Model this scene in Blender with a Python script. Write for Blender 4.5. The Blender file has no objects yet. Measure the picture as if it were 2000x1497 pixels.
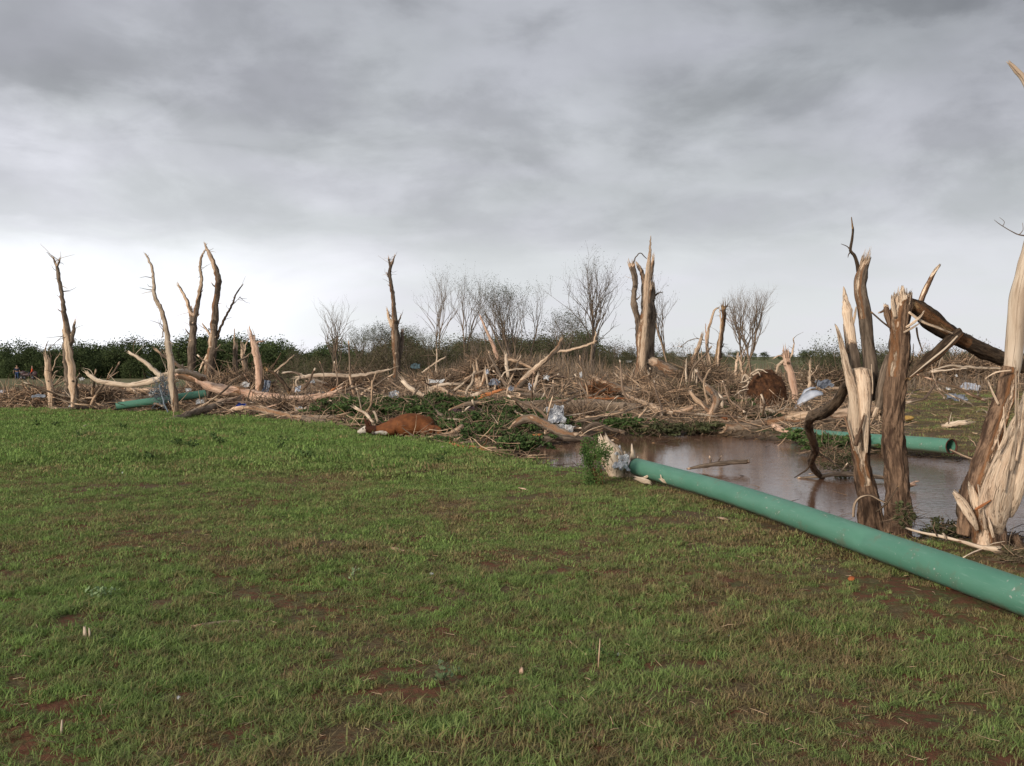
import bpy, math, random
import numpy as np
from mathutils import Vector, noise, Matrix
R = random.Random(7)
NR = np.random.RandomState(11)
sc = bpy.context.scene
COL = sc.collection
rad = math.radians

# ------------------------------------------------------------------ camera
CAMZ = 1.6; F = 1944.0; PITCH = math.atan(51.5 / F)
cam = bpy.data.cameras.new('camera'); camo = bpy.data.objects.new('camera', cam); COL.objects.link(camo)
cam.sensor_width = 36; cam.lens = F * 36 / 2000; cam.clip_start = 0.05; cam.clip_end = 9000
camo.location = (0, 0, CAMZ); camo.rotation_euler = (rad(90) - PITCH, 0, 0)
sc.camera = camo

# ------------------------------------------------------------------ light
SUN_EL = rad(21); SUN_AZ = rad(-140)      # azimuth from +Y, clockwise: behind the camera to the left
sund = Vector((math.sin(SUN_AZ) * math.cos(SUN_EL), math.cos(SUN_AZ) * math.cos(SUN_EL), math.sin(SUN_EL)))
sl = bpy.data.lights.new('sun', 'SUN'); sl.energy = 1.5; sl.angle = rad(11); sl.color = (1.0, 0.88, 0.74)
so = bpy.data.objects.new('sun', sl); COL.objects.link(so)
so.rotation_euler = sund.to_track_quat('Z', 'Y').to_euler()
so.location = (-20, -20, 30)
sc.view_settings.view_transform = 'Standard'; sc.view_settings.look = 'None'
sc.view_settings.gamma = 1; sc.view_settings.use_curve_mapping = False
sc.view_settings.exposure = 0.9
EXPF = 2 ** 0.9

# ------------------------------------------------------------------ node helpers
class NT:
    def __init__(s, tree): s.t = tree
    def n(s, typ, _in=None, **kw):
        nd = s.t.nodes.new(typ)
        for k, v in kw.items(): setattr(nd, k, v)
        for k, v in (_in or {}).items(): s.set(nd.inputs[k], v)
        return nd
    def set(s, sock, v):
        if isinstance(v, bpy.types.NodeSocket): s.t.links.new(v, sock)
        else: sock.default_value = v
    def m(s, op, a, b=None, c=None):
        nd = s.t.nodes.new('ShaderNodeMath'); nd.operation = op
        for i, v in enumerate((a, b, c)):
            if v is not None: s.set(nd.inputs[i], v)
        return nd.outputs[0]
    def sm(s, x, a, b):
        nd = s.t.nodes.new('ShaderNodeMapRange'); nd.interpolation_type = 'SMOOTHSTEP'
        s.set(nd.inputs[0], x); nd.inputs[1].default_value = a; nd.inputs[2].default_value = b
        return nd.outputs[0]
    def mix(s, f, a, b, mode='MIX'):
        nd = s.t.nodes.new('ShaderNodeMix'); nd.data_type = 'RGBA'; nd.blend_type = mode
        s.set(nd.inputs[0], f)
        for i, v in ((6, a), (7, b)):
            s.set(nd.inputs[i], v if isinstance(v, bpy.types.NodeSocket) else (*v[:3], 1))
        return nd.outputs[2]
    def noise(s, vec, scale, detail=4, rough=0.55, dist=0.0):
        nd = s.n('ShaderNodeTexNoise'); nd.inputs['Scale'].default_value = scale
        nd.inputs['Detail'].default_value = detail; nd.inputs['Roughness'].default_value = rough
        nd.inputs['Distortion'].default_value = dist
        if vec is not None: s.set(nd.inputs['Vector'], vec)
        return nd.outputs['Fac']
    def vmul(s, vec, sc_):
        nd = s.n('ShaderNodeVectorMath', operation='MULTIPLY'); s.set(nd.inputs[0], vec); nd.inputs[1].default_value = sc_
        return nd.outputs[0]
    def comb(s, x, y, z):
        nd = s.n('ShaderNodeCombineXYZ'); s.set(nd.inputs[0], x); s.set(nd.inputs[1], y); s.set(nd.inputs[2], z)
        return nd.outputs[0]

# ------------------------------------------------------------------ world: storm clouds over a thin clear sky
w = bpy.data.worlds.new('World'); sc.world = w; w.use_nodes = True
w.node_tree.nodes.clear(); T = NT(w.node_tree)
sky = T.n('ShaderNodeTexSky', sky_type='NISHITA'); sky.sun_disc = False
sky.sun_elevation = SUN_EL; sky.sun_rotation = SUN_AZ
tc = T.n('ShaderNodeTexCoord'); sep = T.n('ShaderNodeSeparateXYZ', {0: tc.outputs['Generated']})
X, Y, Z = sep.outputs
zc = T.m('MAXIMUM', Z, 0.0)
den = T.m('ADD', zc, 0.15)
pr = T.comb(T.m('DIVIDE', X, den), T.m('DIVIDE', Y, den), 0.0)
n1 = T.noise(T.vmul(pr, (1.0, 1.0, 1)), 1.3, 5, 0.50, 0.5)
n2 = T.noise(T.vmul(pr, (1.1, 1.0, 1)), 3.2, 7, 0.52, 0.7)
n3 = T.noise(T.vmul(pr, (0.6, 1.0, 1)), 0.33, 3, 0.5, 0.2)
n4 = T.noise(T.vmul(tc.outputs['Generated'], (4.8, 4.8, 8.2)), 1.0, 6, 0.48, 0.6)
zz = T.m('ADD', zc, T.m('MULTIPLY', T.m('SUBTRACT', n2, 0.5), T.m('MULTIPLY', T.sm(zc, 0.05, 0.2), 0.08)))
ramp = T.n('ShaderNodeValToRGB', {0: zz}); cr = ramp.color_ramp
stops = [(0.0, (.77, .78, .80)), (0.05, (.75, .76, .785)), (0.10, (.69, .70, .72)), (0.128, (.56, .57, .59)),
         (0.20, (.50, .51, .53)), (0.27, (.445, .455, .48)), (0.35, (.40, .41, .435)), (0.7, (.40, .41, .43)), (1.0, (.42, .43, .45))]
while len(cr.elements) < len(stops): cr.elements.new(0.5)
for e, (p, c) in zip(cr.elements, stops): e.position = p; e.color = (*c, 1)
base = ramp.outputs[0]
amp = T.m('MULTIPLY', T.sm(zc, 0.03, 0.20), 1.0)
n5 = T.noise(T.vmul(tc.outputs['Generated'], (3.9, 3.9, 8.8)), 1.3, 8, 0.56, 0.25)
n6 = T.noise(T.vmul(tc.outputs['Generated'], (8.5, 8.5, 13.5)), 1.3, 6, 0.5, 0.2)
cl = T.m('ADD', T.m('MULTIPLY', T.m('SUBTRACT', n1, 0.5), 0.42), T.m('ADD', T.m('MULTIPLY', T.m('SUBTRACT', n2, 0.5), 0.10), T.m('MULTIPLY', T.m('SUBTRACT', n4, 0.5), 0.5)))
cl = T.m('ADD', cl, T.m('MULTIPLY', T.m('SUBTRACT', T.sm(n5, 0.40, 0.60), 0.5), 0.26))
cl = T.m('ADD', cl, T.m('MULTIPLY', T.m('SUBTRACT', n6, 0.5), 0.42))
var = T.m('ADD', 1.0, T.m('MULTIPLY', cl, amp))
# the break in the cloud towards the left (west): brighter low sky there
azl = T.sm(T.m('ADD', X, T.m('MULTIPLY', T.m('SUBTRACT', n4, 0.5), 0.5)), 0.02, -0.52)
lowl = T.sm(T.m('ADD', zc, T.m('MULTIPLY', T.m('SUBTRACT', n2, 0.5), 0.12)), 0.245, 0.19)
lowh = T.sm(zz, 0.13, 0.085)
var = T.m('ADD', var, T.m('MULTIPLY', T.m('MULTIPLY', azl, lowl), 0.36))
var = T.m('ADD', var, T.m('MULTIPLY', T.m('MULTIPLY', azl, lowh), 0.25))
rt = T.sm(X, -0.1, 0.5)
var = T.m('SUBTRACT', var, T.m('MULTIPLY', T.m('MULTIPLY', rt, T.sm(zc, 0.12, 0.3)), 0.32))
cloud = T.n('ShaderNodeVectorMath', {0: base}, operation='SCALE'); T.set(cloud.inputs['Scale'], T.m('MULTIPLY', var, 1.0 / EXPF))
tint = T.mix(T.sm(n1, 0.35, 0.7), (0.985, 1.0, 1.0), (1.0, 0.99, 1.03))
cloudc = T.mix(1.0, cloud.outputs[0], tint, 'MULTIPLY')
skys = T.n('ShaderNodeVectorMath', {0: sky.outputs[0]}, operation='SCALE'); skys.inputs['Scale'].default_value = 0.08
full = T.mix(0.96, skys.outputs[0], cloudc)
bg = T.n('ShaderNodeBackground', {'Color': full, 'Strength': 1.0})
wo = T.n('ShaderNodeOutputWorld', {0: bg.outputs[0]})

# ------------------------------------------------------------------ projection helpers (a pixel of the photo and a distance give a place)
cp, sp = math.cos(PITCH), math.sin(PITCH)
def at(px, py, D):
    u = (px - 1000) / F; v = (748.5 - py) / F
    t = D / (cp + v * sp)
    return Vector((u * t, D, CAMZ + t * (-sp + v * cp)))

WATER = -0.14
def wpt(px, py):                      # point on the water plane
    v = (748.5 - py) / F
    t = (WATER - CAMZ) / (-sp + v * cp)
    return ((px - 1000) / F * t, t * (cp + v * sp))
pond_px = [(1010, 889), (1040, 905), (1062, 920), (1080, 924), (1120, 919), (1200, 928), (1300, 940), (1420, 966), (1560, 1004), (1700, 1050),
           (1790, 1062), (1860, 1052), (1935, 1048), (2010, 1072), (2200, 1120), (2300, 1010), (2150, 930), (2010, 905), (1900, 898), (1780, 892), (1700, 889), (1600, 872),
           (1500, 861), (1400, 852), (1320, 849), (1240, 846), (1180, 852), (1130, 862), (1060, 872)]
POND = np.array([wpt(*p) for p in pond_px])
puddle_px = [(600, 772), (640, 765), (705, 764), (752, 770), (745, 778), (690, 782), (740, 788), (700, 795), (640, 790), (605, 783)]
def sdf(poly, x, y):                   # >0 outside
    x = np.asarray(x, float); y = np.asarray(y, float)
    best = np.full(x.shape, 1e9); inside = np.zeros(x.shape, bool)
    n = len(poly)
    for i in range(n):
        ax, ay = poly[i]; bx, by = poly[(i + 1) % n]
        ex, ey = bx - ax, by - ay
        t = np.clip(((x - ax) * ex + (y - ay) * ey) / (ex * ex + ey * ey + 1e-12), 0, 1)
        best = np.minimum(best, (x - ax - t * ex) ** 2 + (y - ay - t * ey) ** 2)
        c = ((ay > y) != (by > y)) & (x < (bx - ax) * (y - ay) / (by - ay + 1e-12) + ax)
        inside ^= c
    d = np.sqrt(best)
    return np.where(inside, -d, d)
def sst(x, a, b):
    t = np.clip((x - a) / (b - a), 0, 1); return t * t * (3 - 2 * t)
PUD = np.array([((p[0] - 1000) / F * 1.62 * F / (p[1] - 697), 1.62 * F / (p[1] - 697)) for p in puddle_px])
def gz0(x, y):
    x = np.asarray(x, float); y = np.asarray(y, float)
    a = x / np.maximum(y, 4.0)
    s = sst(a, -0.24, 0.02)
    zl = -0.014 * np.clip(y - 35, 0, 115)
    zr = 0.45 * sst(y, 24, 50) * (1 - 0.55 * sst(a, 0.36, 0.42) * (1 - sst(y, 60, 120)))
    z = zl * (1 - s) + zr * s
    und = 0.018 * np.sin(x * 1.3 + 1.1 * np.sin(y * .7)) + 0.015 * np.sin(y * 1.9 + x * .6) + 0.008 * np.sin(x * 4.1 + y * 3.3) + 0.006 * np.sin(y * 6.3 - x * 2.7)
    return z + und * np.where(y > 60, 0.5, 1)
def gz(x, y):
    z = gz0(x, y)
    d = sdf(POND, x, y)
    z = np.where(d > 0, WATER + (z - WATER) * sst(d, -0.05, 0.75), WATER - np.minimum(0.5, -0.3 * d))
    d2 = sdf(PUD, x, y)
    z = z - 0.10 * sst(d2, 0.5, -0.3)
    return z
def gzs(x, y): return float(gz(np.array([x]), np.array([y]))[0])
_DS = np.geomspace(2.5, 400, 900)
def hitD(px, py):                      # distance at which the view of this pixel meets the ground
    v = (748.5 - py) / F; t = _DS / (cp + v * sp)
    xs = (px - 1000) / F * t; zs = CAMZ + t * (-sp + v * cp)
    g = gz(xs, _DS); k = np.nonzero(zs <= g)[0]
    return float(_DS[k[0]]) if len(k) else 60.0

# ------------------------------------------------------------------ materials
def newmat(name):
    m = bpy.data.materials.new(name); m.use_nodes = True; m.node_tree.nodes.clear()
    t = NT(m.node_tree); b = t.n('ShaderNodeBsdfPrincipled'); o = t.n('ShaderNodeOutputMaterial', {0: b.outputs[0]})
    return m, t, b
def simple(name, c1, c2=None, scale=6, rough=0.8, bump=0.2, metal=0.0, spec=0.3, bscale=None):
    m, t, b = newmat(name)
    tcn = t.n('ShaderNodeTexCoord').outputs['Object']
    nz = t.noise(tcn, scale, 6, 0.6)
    c2 = c2 or tuple(v * 0.7 for v in c1)
    t.set(b.inputs['Base Color'], t.mix(t.sm(nz, 0.35, 0.65), c2, c1))
    b.inputs['Roughness'].default_value = rough; b.inputs['Metallic'].default_value = metal
    b.inputs['Specular IOR Level'].default_value = spec
    if bump:
        bp = t.n('ShaderNodeBump', {'Height': t.noise(tcn, bscale or scale * 3, 6, 0.65), 'Strength': bump, 'Distance': 0.02})
        t.set(b.inputs['Normal'], bp.outputs[0])
    return m
def wood_mat(name, bark_a, bark_b, wood_a, wood_b, furrow=14, bstr=0.6, pink=0.5):
    m, t, b = newmat(name)
    co = t.n('ShaderNodeAttribute', attribute_name='tubeco').outputs['Vector']
    pl = t.n('ShaderNodeAttribute', attribute_name='peel').outputs['Fac']
    pos = t.n('ShaderNodeNewGeometry').outputs['Position']
    rnd = t.n('ShaderNodeObjectInfo').outputs['Random']
    fib = t.noise(t.vmul(co, (1, 1, .12)), furrow * 2.2, 6, 0.6, 0.4)
    fur = t.noise(t.vmul(co, (1, 1, .18)), furrow, 5, 0.65, 0.6)
    big = t.noise(t.vmul(co, (1, 1, .6)), 2.2, 4, 0.6)
    bk = t.mix(t.sm(fur, 0.41, 0.57), bark_b, bark_a)
    bk = t.mix(t.m('MULTIPLY', t.sm(t.noise(t.vmul(co, (1, 1, .35)), furrow * 2.6, 4, .7), .52, .62), .45), bk, tuple(v * .55 for v in bark_b))
    bk = t.mix(t.sm(big, 0.4, 0.75), bk, tuple(v * 1.35 for v in bark_a))
    stk = t.noise(t.vmul(co, (1, 1, .10)), furrow * .55, 5, .65, .5)
    bk = t.mix(t.m('MULTIPLY', t.sm(stk, .50, .60), .75), bk, tuple(v * .62 for v in bark_b))
    knot = t.noise(co, 2.6, 2, .5)
    bk = t.mix(t.m('MULTIPLY', t.sm(knot, .66, .70), .8), bk, tuple(v * .4 for v in bark_b))
    bk = t.mix(t.m('MULTIPLY', t.sm(t.noise(co, 9, 3), 0.58, 0.7), 0.35), bk, tuple(v * 0.5 + 0.03 for v in bark_a))
    wd = t.mix(t.sm(fib, 0.32, 0.62), wood_b, wood_a)
    wd = t.mix(t.m('MULTIPLY', t.sm(t.noise(t.vmul(co, (1, 1, .25)), 3.1, 4), 0.45, 0.7), pink), wd, (wood_a[0] * .92, wood_a[1] * .62, wood_a[2] * .50))
    wd = t.mix(t.m('MULTIPLY', t.sm(t.noise(t.vmul(co, (1, 1, .3)), furrow * .5, 6, .7), .56, .64), .6), wd, tuple(v * 1.3 for v in bark_a))
    wd = t.mix(t.m('MULTIPLY', t.sm(t.noise(t.vmul(co, (1, 1, .07)), furrow * 4, 3), 0.58, 0.72), .55), wd, (wood_b[0] * .45, wood_b[1] * .38, wood_b[2] * .3))
    spl = t.noise(t.vmul(co, (1, 1, .035)), furrow * .8, 4, .6, .2)
    spk_ = t.m('SUBTRACT', 1.0, t.sm(t.m('ABSOLUTE', t.m('SUBTRACT', spl, .5)), .0, .018))
    wd = t.mix(t.m('MULTIPLY', spk_, .7), wd, (wood_b[0] * .3, wood_b[1] * .22, wood_b[2] * .15))
    ed = t.noise(t.vmul(co, (1, 1, .3)), 7, 6, 0.7)
    e2 = t.m('ADD', pl, t.m('MULTIPLY', t.m('SUBTRACT', ed, 0.5), 0.7))
    k = t.sm(e2, 0.46, 0.54)
    rim = t.m('MULTIPLY', t.m('MULTIPLY', t.sm(e2, 0.30, 0.44), t.m('SUBTRACT', 1.0, k)), 0.65)
    c = t.mix(rim, bk, (0.30, 0.14, 0.06))
    c = t.mix(k, c, wd)
    v = t.m('ADD', 0.78, t.m('MULTIPLY', rnd, 0.44))
    cc = t.n('ShaderNodeVectorMath', {0: c}, operation='SCALE'); t.set(cc.inputs['Scale'], v)
    t.set(b.inputs['Base Color'], cc.outputs[0])
    t.set(b.inputs['Roughness'], t.m('SUBTRACT', 0.92, t.m('MULTIPLY', k, 0.25)))
    b.inputs['Specular IOR Level'].default_value = 0.22
    hgt = t.m('ADD', t.m('MULTIPLY', fur, t.m('SUBTRACT', 1.3, k)), t.m('ADD', t.m('SUBTRACT', t.m('MULTIPLY', fib, 0.5), t.m('MULTIPLY', t.m('MULTIPLY', spk_, k), .5)), t.m('MULTIPLY', k, -0.5)))
    bp = t.n('ShaderNodeBump', {'Height': hgt, 'Strength': bstr, 'Distance': 0.03}); t.set(b.inputs['Normal'], bp.outputs[0])
    return m
PALE = (.78, .61, .45); PALEB = (.56, .40, .27)
M_TREE = wood_mat('weathered_bark_and_torn_wood', (.25, .195, .148), (.085, .063, .048), PALE, PALEB, 11, .8, .35)
M_NEAR = wood_mat('red_brown_furrowed_bark', (.27, .175, .115), (.080, .048, .033), (.82, .66, .50), (.64, .47, .33), 30, .8, .25)
M_DARK = wood_mat('dark_wet_bark', (.155, .108, .072), (.048, .033, .023), (.50, .33, .17), (.30, .17, .08), 26, .9, .2)
M_GREY = wood_mat('grey_brown_log_bark', (.31, .24, .18), (.13, .095, .07), (.70, .52, .37), (.42, .28, .17), 10, .7, .35)
M_PINK = wood_mat('pink_peeled_wood', (.22, .15, .10), (.11, .07, .045), (.72, .52, .39), (.56, .36, .26), 10, .5, .7)
M_ORANGE = wood_mat('orange_split_wood', (.24, .12, .06), (.12, .06, .03), (.58, .24, .10), (.38, .14, .055), 14, .4, .3)
M_TWIG = wood_mat('bare_twig', (.26, .21, .165), (.15, .115, .09), (.42, .31, .21), (.28, .19, .12), 10, .2, .2)
M_LITTER = wood_mat('debris_sticks', (.27, .20, .14), (.11, .078, .055), (.66, .48, .33), (.46, .31, .20), 10, .2, .3)
M_BLEACH = wood_mat('bleached_bare_wood', (.30, .22, .16), (.16, .11, .08), (.78, .65, .51), (.58, .45, .33), 9, .5, .2)

def leaf_mat(name, a, b_, scale=1.5, trans=0.25):
    m, t, b = newmat(name)
    pos = t.n('ShaderNodeNewGeometry').outputs['Position']
    nz = t.noise(pos, scale, 4, .7); hi = t.noise(pos, scale * 9, 2, .6)
    rnd = t.n('ShaderNodeObjectInfo').outputs['Random']
    c = t.mix(t.sm(t.m('ADD', t.m('MULTIPLY', nz, .5), t.m('MULTIPLY', hi, .5)), 0.38, 0.62), b_, a)
    v = t.m('ADD', 0.75, t.m('MULTIPLY', rnd, 0.5))
    cc = t.n('ShaderNodeVectorMath', {0: c}, operation='SCALE'); t.set(cc.inputs['Scale'], v)
    t.set(b.inputs['Base Color'], cc.outputs[0]); b.inputs['Roughness'].default_value = 0.75; b.inputs['Specular IOR Level'].default_value = 0.15
    tr = t.n('ShaderNodeBsdfTranslucent', {0: cc.outputs[0]})
    mx = t.n('ShaderNodeMixShader', {0: trans, 1: b.outputs[0], 2: tr.outputs[0]})
    o = [n for n in t.t.nodes if n.type == 'OUTPUT_MATERIAL'][0]; t.set(o.inputs[0], mx.outputs[0])
    return m
M_LEAFG = leaf_mat('fresh_green_leaves', (.125, .20, .065), (.05, .085, .03), 2.5)
M_LEAFW = leaf_mat('dark_woodland_leaves', (.125, .165, .065), (.040, .062, .028), .6, .2)
M_LEAFB = leaf_mat('brown_green_brush_leaves', (.17, .145, .085), (.075, .07, .04), .8, .15)
M_LEAFO = leaf_mat('olive_brush_leaves', (.115, .13, .06), (.06, .065, .034), .8, .15)
M_JUNI = leaf_mat('deep_green_bush_leaves', (.15, .26, .07), (.06, .11, .035), 6)
M_DEAD = leaf_mat('dead_leaf_litter', (.27, .20, .135), (.12, .08, .05), 3, .1)

# grass blades
m, t, b = newmat('grass_blades'); M_GRASS = m
pos = t.n('ShaderNodeNewGeometry').outputs['Position']
rnd = t.n('ShaderNodeObjectInfo').outputs['Random']
big = t.noise(pos, 0.55, 5, .62); fine = t.noise(pos, 3.2, 4, .6)
sepp = t.n('ShaderNodeSeparateXYZ', {0: pos})
lush = t.m('ADD', t.m('MULTIPLY', big, .6), t.m('MULTIPLY', fine, .4))
farl = t.m('MULTIPLY', t.sm(sepp.outputs[1], 12.5, 17.0), t.sm(sepp.outputs[0], 2.5, -1.0))
farl = t.m('MULTIPLY', farl, 0.10)
rgt = t.m('MULTIPLY', t.sm(sepp.outputs[0], 0.2, 3.2), 0.085)
lush = t.m('SUBTRACT', t.m('ADD', lush, farl), rgt)
lush = t.m('ADD', lush, t.m('MULTIPLY', t.m('SUBTRACT', rnd, .5), .17))
c = t.mix(t.sm(lush, .36, .52), (.32, .235, .125), (.25, .335, .108))
c = t.mix(t.m('MULTIPLY', t.sm(lush, .50, .66), .7), c, (.225, .37, .092))
c = t.mix(t.m('MULTIPLY', t.m('GREATER_THAN', rnd, .93), .8), c, (.34, .26, .13))
v = t.m('ADD', .72, t.m('MULTIPLY', t.m('FRACT', t.m('MULTIPLY', rnd, 37.7)), .5))
v = t.m('MULTIPLY', v, t.m('ADD', .82, t.m('MULTIPLY', t.sm(t.noise(pos, 6, 5, .7), .35, .65), .36)))
cc = t.n('ShaderNodeVectorMath', {0: c}, operation='SCALE'); t.set(cc.inputs['Scale'], v)
t.set(b.inputs['Base Color'], cc.outputs[0]); b.inputs['Roughness'].default_value = .6; b.inputs['Specular IOR Level'].default_value = .2
tr = t.n('ShaderNodeBsdfTranslucent', {0: cc.outputs[0]})
mx = t.n('ShaderNodeMixShader', {0: .3, 1: b.outputs[0], 2: tr.outputs[0]})
o = [n for n in t.t.nodes if n.type == 'OUTPUT_MATERIAL'][0]; t.set(o.inputs[0], mx.outputs[0])

# ground
m, t, b = newmat('turf_and_red_soil'); M_GROUND = m
pos = t.n('ShaderNodeNewGeometry').outputs['Position']
dirt = t.n('ShaderNodeAttribute', attribute_name='dirt').outputs['Fac']
wet = t.n('ShaderNodeAttribute', attribute_name='wet').outputs['Fac']
nb = t.noise(pos, .8, 6, .6); nf = t.noise(pos, 9, 6, .7); nff = t.noise(pos, 45, 4, .7)
soil = t.mix(t.sm(nf, .3, .7), (.095, .040, .023), (.18, .080, .045))
that = t.mix(t.sm(nff, .35, .65), (.085, .058, .032), (.20, .15, .08))
grn = t.mix(t.sm(nff, .35, .65), (.055, .075, .024), (.125, .175, .05))
turf = t.mix(t.sm(t.m('ADD', t.m('MULTIPLY', nb, .6), t.m('MULTIPLY', nf, .4)), .44, .56), that, grn)
turf = t.mix(t.sm(t.m('ADD', t.m('MULTIPLY', nf, .6), t.m('MULTIPLY', nb, .4)), .46, .56), turf, soil)
deb = t.mix(t.sm(nf, .35, .65), (.11, .078, .05), (.23, .175, .12))
deb = t.mix(t.sm(t.noise(pos, 1.7, 5, .6), .5, .62), deb, (.07, .085, .035))
deb = t.mix(t.sm(t.noise(pos, 4.3, 5, .6), .55, .68), deb, (.10, .048, .028))
e = t.m('ADD', dirt, t.m('MULTIPLY', t.m('SUBTRACT', nf, .5), .5))
c = t.mix(t.sm(e, .35, .65), turf, deb)
c = t.mix(t.m('MULTIPLY', t.sm(t.m('ADD', wet, t.m('MULTIPLY', t.m('SUBTRACT', nf, .5), .6)), .4, .7), .85), c, (.045, .024, .015))
# distant fields
sp2 = t.n('ShaderNodeSeparateXYZ', {0: pos})
ff = t.mix(t.sm(t.noise(t.vmul(pos, (1, .3, 1)), .05, 4), .4, .62), (.15, .165, .075), (.18, .165, .085))
c = t.mix(t.sm(sp2.outputs[1], 55, 75), c, ff)
t.set(b.inputs['Base Color'], c)
t.set(b.inputs['Roughness'], t.m('SUBTRACT', .95, t.m('MULTIPLY', wet, .45))); b.inputs['Specular IOR Level'].default_value = .2
bp = t.n('ShaderNodeBump', {'Height': t.m('ADD', nf, t.m('MULTIPLY', nff, .5)), 'Strength': .8, 'Distance': .03}); t.set(b.inputs['Normal'], bp.outputs[0])

# muddy water
m, t, b = newmat('muddy_water'); M_WATER = m
pos = t.n('ShaderNodeNewGeometry').outputs['Position']
nz = t.noise(pos, 1.1, 4); rp = t.noise(t.vmul(pos, (1, 2.2, 1)), 7, 4, .55, .3); rp2 = t.noise(t.vmul(pos, (1, 2.0, 1)), 1.3, 3)
t.set(b.inputs['Base Color'], t.mix(t.sm(nz, .3, .7), (.16, .088, .060), (.215, .12, .082)))
sx = t.n('ShaderNodeSeparateXYZ', {0: pos})
b.inputs['Roughness'].default_value = .05; b.inputs['IOR'].default_value = 1.33
stg = t.m('ADD', .065, t.m('MULTIPLY', t.sm(sx.outputs[0], 2.6, 5.5), .40))
bp = t.n('ShaderNodeBump', {'Height': t.m('ADD', rp, rp2), 'Distance': .02}); t.set(bp.inputs['Strength'], stg)
t.set(b.inputs['Normal'], bp.outputs[0])

# green pipe
m, t, b = newmat('green_pvc_pipe'); M_PIPE = m
obc = t.n('ShaderNodeAttribute', attribute_name='tubeco').outputs['Vector']
nz = t.noise(t.vmul(obc, (1, 1, .3)), 5, 5); sc1 = t.noise(t.vmul(obc, (1, 1, .1)), 60, 3); mud = t.noise(obc, 3.5, 6, .65)
c = t.mix(t.sm(nz, .3, .7), (.085, .245, .17), (.115, .285, .205))
c = t.mix(t.m('MULTIPLY', t.sm(sc1, .62, .72), .25), c, (.30, .46, .38))
c = t.mix(t.m('MULTIPLY', t.sm(mud, .55, .70), .45), c, (.17, .14, .095))
scr = t.noise(t.vmul(obc, (1, 1, .6)), 22, 2, .5, 2.5)
c = t.mix(t.m('MULTIPLY', t.m('SUBTRACT', 1.0, t.sm(t.m('ABSOLUTE', t.m('SUBTRACT', scr, .5)), 0.0, .006)), t.m('MULTIPLY', t.sm(nz, .5, .6), .2)), c, (.36, .50, .43))
sy = t.n('ShaderNodeSeparateXYZ', {0: obc}).outputs[1]
c = t.mix(t.m('MULTIPLY', t.sm(t.m('ADD', sy, t.m('MULTIPLY', t.m('SUBTRACT', mud, .5), .16)), -.055, -.11), .6), c, (.15, .085, .05))
c = t.mix(t.m('MULTIPLY', t.sm(t.noise(obc, 9, 5, .7), .60, .68), .35), c, (.20, .17, .12))
spk = t.noise(obc, 38, 2, .5)
c = t.mix(t.m('MULTIPLY', t.m('MULTIPLY', t.sm(spk, .66, .70), t.sm(mud, .5, .6)), .8), c, (.55, .55, .50))
t.set(b.inputs['Base Color'], c); t.set(b.inputs['Roughness'], t.m('ADD', .38, t.m('MULTIPLY', mud, .3))); b.inputs['Specular IOR Level'].default_value = .45
bp = t.n('ShaderNodeBump', {'Height': t.m('ADD', nz, t.m('MULTIPLY', sc1, .1)), 'Strength': .12, 'Distance': .02}); t.set(b.inputs['Normal'], bp.outputs[0])
M_RUST = simple('rusty_pipe_rim', (.12, .045, .03), (.05, .02, .015), 20)

M_COW = simple('chestnut_hide', (.215, .075, .024), (.125, .042, .014), 7, .75, .4, bscale=50)
M_COWW = simple('white_hide', (.72, .66, .58), (.5, .42, .34), 14, .8, .3)
M_COWD = simple('dark_hide', (.09, .03, .012), (.05, .018, .01), 14, .8, .3)
M_HOOF = simple('hoof_horn', (.10, .08, .06), None, 10, .5)
M_WHITE = simple('white_sheet', (.70, .71, .72), (.45, .46, .47), 7, .5, .25)
M_SILV = simple('silver_foil', (.80, .82, .85), (.50, .52, .56), 6, .35, .9, metal=.4, bscale=14)
M_BLUEW = simple('pale_blue_metal_sheet', (.58, .62, .70), (.42, .45, .52), 4, .4, .15)
M_BLUE = simple('blue_plastic', (.03, .10, .50), (.02, .06, .32), 8, .4, .1)
M_DENIM = simple('grey_blue_cloth', (.30, .33, .39), (.17, .19, .23), 9, .85, .5)
M_PURPLE = simple('dark_maroon_cloth', (.065, .035, .05), (.03, .016, .026), 9, .85, .5)
M_TEAL = simple('teal_panel', (.10, .16, .18), (.05, .08, .1), 6, .6)
M_CLAY = simple('orange_clay', (.48, .15, .05), (.30, .09, .035), 14, .8, .5)
M_ROOT = simple('root_ball_soil', (.15, .068, .032), (.06, .028, .016), 9, .95, .9, bscale=40)
M_SKIN = simple('skin', (.42, .25, .18), (.36, .21, .15), 10, .6, .05)
M_HAIR = simple('dark_hair', (.04, .025, .02), None, 20, .7)
M_NAVY = simple('navy_cloth', (.035, .05, .10), (.02, .03, .06), 15, .9, .3)
M_JEAN = simple('blue_jeans', (.05, .10, .24), (.035, .07, .16), 15, .9, .3)
M_ORSH = simple('orange_shirt', (.75, .13, .05), (.6, .09, .035), 15, .9, .3)
M_BLK = simple('black_rubber', (.02, .02, .02), (.03, .028, .026), 15, .8, .3)
M_ATV = simple('dark_red_grey_paint', (.10, .05, .05), (.05, .04, .045), 9, .4, .1)
M_STEEL = simple('grey_painted_steel', (.22, .27, .32), (.12, .14, .16), 9, .5, .2)
M_YELLOW = simple('yellow_foam', (.52, .34, .10), (.36, .22, .07), 9, .9, .5)

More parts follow.
